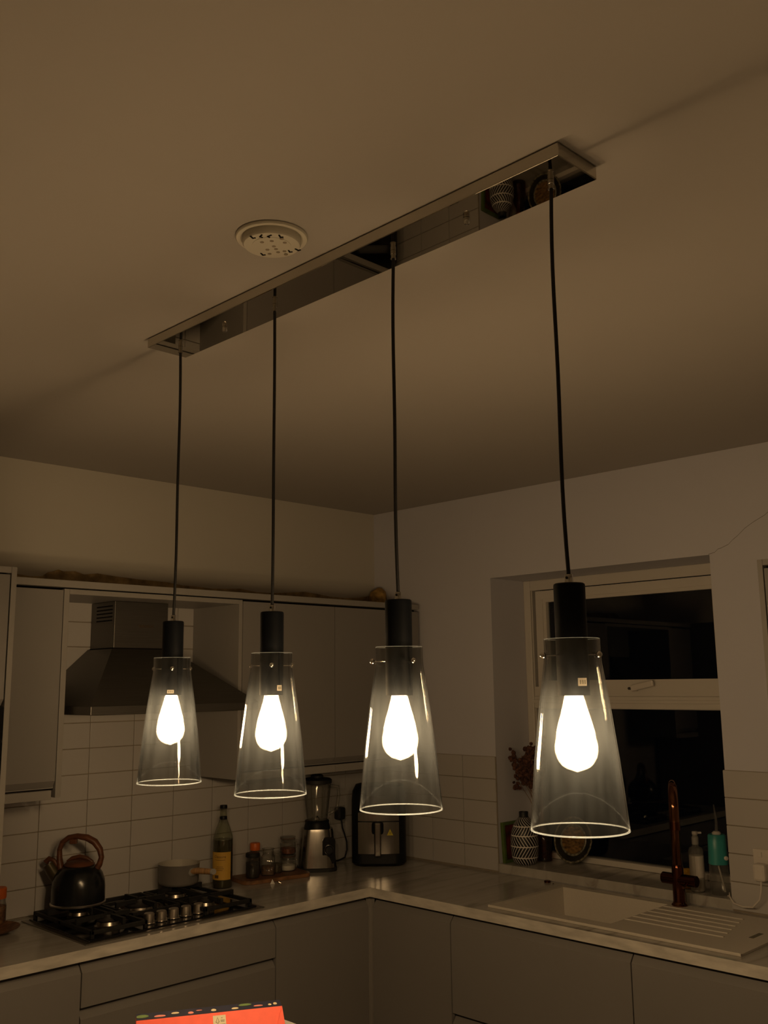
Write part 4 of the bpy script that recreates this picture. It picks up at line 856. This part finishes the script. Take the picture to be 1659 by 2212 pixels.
# ------------------------------------------------------------------ pendants
ZA = H-BH                       # underside of the bar
Z_CAP1, Z_CAP0 = 1.931, 1.749   # top and bottom of the black lamp holder
Z_G1, Z_G0 = 1.840, 1.540       # top and bottom of the glass shade
def pendant(y, label, pin_angles, bend, sticker):
    t = thing('pendant_lamp', label, 'pendant lamp', (BC, y, ZA), group='glass pendants in a row under the bar')
    Z = lambda z: z-ZA
    cam_a = math.atan2(CAM[1]-y, CAM[0]-BC)           # direction to the camera
    obj('ferrule', MB().lathe([(0.0058, -0.0003), (0.0058, -0.008), (0.0050, -0.0085), (0.0050, -0.016), (0.0060, -0.0165), (0.0060, -0.018), (0.0042, -0.0185)], n=16), 'chrome', t, smooth=40)
    rx = Vector((math.sin(cam_a)*-1, math.cos(cam_a), 0))  # sideways as seen from the camera
    pts = []; L0, L1 = -0.017, Z(1.944)
    for k in range(15):
        u = k/14; off = rx*(bend*(math.sin(PI*u)+0.35*math.sin(3*PI*u))); pts.append((off.x, off.y, L0+(L1-L0)*u))
    obj('cord', MB().tube(pts, 0.0035, 10), 'cable_black', t, smooth=60)
    g = obj('cord_grip', MB().lathe([(0.0070, Z(1.9312)), (0.0070, Z(1.942)), (0.0062, Z(1.946))], n=20), 'chrome', t, smooth=40)
    p = -rx*0.0035+Vector((math.cos(cam_a), math.sin(cam_a), 0))*0.006
    obj('grip_screw', MB().lathe([(0.0022, -0.002), (0.0022, 0.002)], (0, 0, 0), 10).xf(Matrix.Translation((p.x, p.y, Z(1.940))) @ Matrix.Rotation(cam_a, 4, 'Z') @ Matrix.Rotation(PI/2, 4, 'Y')), 'black_matt', g)
    R = 0.026
    cap = obj('lamp_holder', MB().lathe([(0.020, Z(1.931)), (0.0235, Z(1.931)), (0.0255, Z(1.9295)), (R, Z(1.926)), (R, Z(Z_CAP0)), (0.0235, Z(Z_CAP0)), (0.0235, Z(Z_CAP0+0.006))], n=40), 'holder_black', t, smooth=35)
    # glass shade: short straight collar, then a long cone; double wall 2.6 mm
    zz = [1.0, 0.93, 0.87, 0.80, 0.62, 0.36, 0.0]; rr = [0.0455, 0.0455, 0.0468, 0.0500, 0.0578, 0.0675, 0.0765+0.0015]
    out = [(r, Z(Z_G0+(Z_G1-Z_G0)*z)) for r, z in zip(rr, zz)]
    inn = [(r-0.0026, z) for r, z in reversed(out)]
    sh = obj('shade', MB().lathe(out, n=72, cap0=False, cap1=False).lathe(list(reversed(inn)), n=72, cap0=False, cap1=False), 'shade_glass', t, smooth=40)
    r0 = 0.078; z0 = Z(Z_G0)
    obj('bottom_rim', MB().lathe([(r0-0.0013+0.0014*math.cos(a), z0+0.0012*math.sin(a)) for a in [2*PI*k/8 for k in range(9)]], n=72, cap0=False, cap1=False), 'shade_edge', sh, smooth=60)
    r1 = 0.0455; z1 = Z(Z_G1)
    obj('top_rim', MB().lathe([(r1-0.0026, z1), (r1-0.0013, z1+0.0006), (r1, z1)], n=72, cap0=False, cap1=False), 'shade_edge', sh, smooth=60)
    for a in pin_angles:
        # angle measured seen from above, 270 = towards the camera, 0 = screen right
        ang = cam_a+math.radians(a-270)
        dx, dy = math.cos(ang), math.sin(ang); zp = Z(1.8135)
        pn_ = obj('pin', MB().tube([(dx*0.0262, dy*0.0262, zp), (dx*0.0500, dy*0.0500, zp)], 0.0011, 8), 'chrome', t, smooth=50)
        obj('ball_nut', MB().lathe([(0.0012, -0.0052), (0.0034, -0.0040), (0.0050, -0.0018), (0.0053, 0.0), (0.0050, 0.0018), (0.0034, 0.0040), (0.0012, 0.0052)], (dx*0.0512, dy*0.0512, zp), 18), 'chrome', pn_, smooth=60)
    # bulb: clear pear envelope round a glowing core
    env = [(0.0140, Z(1.752)), (0.0148, Z(1.743)), (0.0185, Z(1.728)), (0.0235, Z(1.710)), (0.0285, Z(1.692)), (0.0325, Z(1.680)), (0.0345, Z(1.670)), (0.0342, Z(1.661)), (0.0322, Z(1.652)), (0.0285, Z(1.6445)), (0.0235, Z(1.6385)), (0.0170, Z(1.6340)), (0.0100, Z(1.6315)), (0.0050, Z(1.6300)), (0.0008, Z(1.6285))]
    bulb = obj('bulb', MB().lathe(env, n=48, cap0=False), 'bulb_glass', t, smooth=60)
    core = [(0.0125, Z(1.7465)), (0.0145, Z(1.737)), (0.0188, Z(1.720)), (0.0245, Z(1.700)), (0.0293, Z(1.684)), (0.0322, Z(1.671)), (0.0321, Z(1.662)), (0.0302, Z(1.6535)), (0.0265, Z(1.6465)), (0.0215, Z(1.6410)), (0.0150, Z(1.6370)), (0.0080, Z(1.6345)), (0.001, Z(1.6340))]
    obj('glowing_core', MB().lathe(core, n=28), 'bulb_light', bulb, smooth=60)
    obj('bulb_base', MB().lathe([(0.0132, Z(1.7525)), (0.0132, Z(1.775)), (0.008, Z(1.778))], n=24), 'steel', bulb, smooth=40)
    if sticker:
        a_off, w, zc, hh = sticker
        am = cam_a+math.radians(a_off)
        st = obj('sticker', patch(MB(), R+0.0006, am-w/2/R, am+w/2/R, Z(zc-hh/2), Z(zc+hh/2), 8), 'bulb_sticker', cap, smooth=30, label='small white printed sticker')
        for q_ in range(3):
            a1 = am-w/2/R+(q_+0.7)*w/R/4
            obj('print_mark', patch(MB(), R+0.0011, a1, a1+0.0022/R, Z(zc-hh*0.28), Z(zc+hh*0.25), 2), 'print_grey', st)
    return t
pendant(-1.6245, 'smoked glass pendant lamp hanging in front of the extractor hood', (30, 150, 270), 0.0025, (-6, 0.016, 1.7575, 0.0085))
pendant(-2.0215, 'second glass pendant from the hood, in front of the grey wall cabinet', (30, 150, 270), 0.001, (42, 0.013, 1.7645, 0.012))
pendant(-2.4135, 'glass pendant hanging in front of the air fryer corner', (181, 301, 61), -0.003, None)
pendant(-2.8085, 'largest-looking glass pendant, in front of the dark window', (205, 325, 85), -0.004, (34, 0.0165, 1.7705, 0.0125))

# ------------------------------------------------------------------ island with the red gift box
IX0, IX1, IY0, IY1 = -2.70, -1.917, -3.30, -1.50
t = thing('kitchen_island', 'white-topped kitchen island, its edge just showing beside the red gift box', 'island', ((IX0+IX1)/2, (IY0+IY1)/2, 0))
obj('worktop', MB().box(IX0, IX1, IY0, IY1, ZT-TH, ZT, 0.002), 'island_stone', t, world=True)
obj('body', MB().box(IX0+0.03, IX1-0.03, IY0+0.03, IY1-0.03, 0.0, ZT-TH-0.001), 'island_base', t, world=True)
for k in range(3):
    y1 = IY1-0.035-k*0.61; obj('panel', MB().box(IX1-0.0299, IX1-0.012, y1-0.605, y1, 0.15, ZT-TH-0.004, 0.001), 'cabinet', t, world=True)

gb = thing('gift_box', 'bright red gift box with navy floral edge at the bottom of the picture', 'gift box', (-2.25, -1.75, ZT+0.0006))
# far top edge of the red face, sloping face towards the camera
A = Vector((-2.392, -1.664, 1.030)); B = Vector((-2.102, -1.824, 1.030))
ex = (B-A).normalized(); ey = Vector((ex.y, -ex.x, 0))          # ey points to the camera side
if ey.dot(Vector((CAM[0], CAM[1], 0))-Vector((A.x, A.y, 0))) < 0: ey = -ey
lowz = ZT+0.0008
A2 = A+ey*0.085-ex*0.006; A2.z = lowz; B2 = B+ey*0.085+ex*0.012; B2.z = lowz
A3 = A-ey*0.036; B3 = B-ey*0.036; A3.z = B3.z = 1.033
A4 = A3.copy(); B4 = B3.copy(); A4.z = B4.z = lowz
obj('red_body', MB().add([A, B, B2, A2, A3-Vector((0, 0, 0.0045)), B3-Vector((0, 0, 0.0045)), B4, A4], [(0, 1, 2, 3), (0, 4, 5, 1), (1, 5, 6, 2), (0, 3, 7, 4), (4, 7, 6, 5), (3, 2, 6, 7)]), 'red_card', gb, world=True)
lf = obj('floral_edge', MB().add([A+Vector((0, 0, 0.0006)), B+Vector((0, 0, 0.0006)), B3, A3, A+Vector((0, 0, -0.0003)), B+Vector((0, 0, -0.0003)), B3-Vector((0, 0, 0.004)), A3-Vector((0, 0, 0.004))], [(0, 1, 2, 3), (7, 6, 5, 4), (0, 4, 5, 1), (1, 5, 6, 2), (2, 6, 7, 3), (3, 7, 4, 0)]), 'navy_card', gb, world=True)
Lx = (B-A).length
def on_top(u, w): return A+ex*u-ey*w+Vector((0, 0, 0.0008+0.0026*w/0.036))
pet = [(0.012, 0.016, 0.030, 0.022, 'petal_green'), (0.048, 0.010, 0.026, 0.014, 'petal_pink'), (0.080, 0.018, 0.018, 0.012, 'petal_cream'), (0.112, 0.010, 0.013, 0.016, 'petal_pink'), (0.130, 0.020, 0.014, 0.006, 'petal_pink'),
       (0.160, 0.012, 0.012, 0.016, 'petal_cream'), (0.205, 0.010, 0.016, 0.012, 'petal_cream'), (0.228, 0.024, 0.030, 0.016, 'petal_green'), (0.255, 0.012, 0.022, 0.010, 'petal_pink'), (0.280, 0.012, 0.008, 0.012, 'petal_cream'), (0.292, 0.014, 0.009, 0.016, 'petal_cream')]
for u, w, a, b, m in pet:
    u = min(u*Lx/0.305, Lx-0.012); pts = []
    for k in range(12):
        an = 2*PI*k/12; uu = min(max(u+a/2*math.cos(an), 0.001), Lx-0.001); ww = min(max(w+b/2*math.sin(an)*(1 if math.sin(an) > 0 else 0.6), 0.0008), 0.0355); pts.append(on_top(uu, ww))
    mb = MB().add(pts+[p+Vector((0, 0, 0.0005)) for p in pts], [tuple(range(12, 24)), tuple(range(11, -1, -1))]+[(k, (k+1) % 12, 12+(k+1) % 12, 12+k) for k in range(12)])
    obj('petal', mb, m, lf, world=True)
def on_face(u, v, lift=0.0):                              # u along the edge, v down the red face (0..1)
    a = A+(A2-A)*v; b = B+(B2-B)*v; nrm = ex.cross(A2-A).normalized()
    if nrm.z < 0: nrm = -nrm
    return a+(b-a)*u+nrm*lift
def face_patch(u0, u1, v0, v1, l0, l1): 
    return MB().add([on_face(u0, v0, l0), on_face(u1, v0, l0), on_face(u1, v1, l0), on_face(u0, v1, l0), on_face(u0, v0, l1), on_face(u1, v0, l1), on_face(u1, v1, l1), on_face(u0, v1, l1)], [(3, 2, 1, 0), (4, 5, 6, 7), (0, 1, 5, 4), (1, 2, 6, 5), (2, 3, 7, 6), (3, 0, 4, 7)])
st = obj('sticker', face_patch(0.513, 0.600, 0.045, 0.34, 0.0002, 0.0008), 'sticker', gb, world=True, label='cream printed sticker with a tree mark')
mb = MB()
tree = [(0.531, 0.145), (0.543, 0.075), (0.555, 0.145), (0.547, 0.145), (0.547, 0.175), (0.539, 0.175), (0.539, 0.145), (0.531, 0.145)]
mb.tube([on_face(u, v, 0.0011) for u, v in tree], 0.0005, 5); obj('tree_mark', mb, 'print_grey', st, world=True)
for v, a, b in ((0.085, 0.568, 0.578), (0.12, 0.564, 0.592), (0.137, 0.564, 0.590), (0.18, 0.562, 0.594), (0.198, 0.562, 0.592), (0.205, 0.528, 0.552)):
    obj('print_line', face_patch(a, b, v-0.0035, v+0.0035, 0.0007, 0.0011), 'print_grey', st, world=True)
obj('fold_line', face_patch(0.0, 0.0, 0, 0, 0, 0).__class__().tube([on_face(0.995, 0.01, 0.0003), on_face(0.94, 0.30, 0.0003), on_face(0.86, 0.75, 0.0003)], 0.0005, 5), 'red_card', gb, world=True)
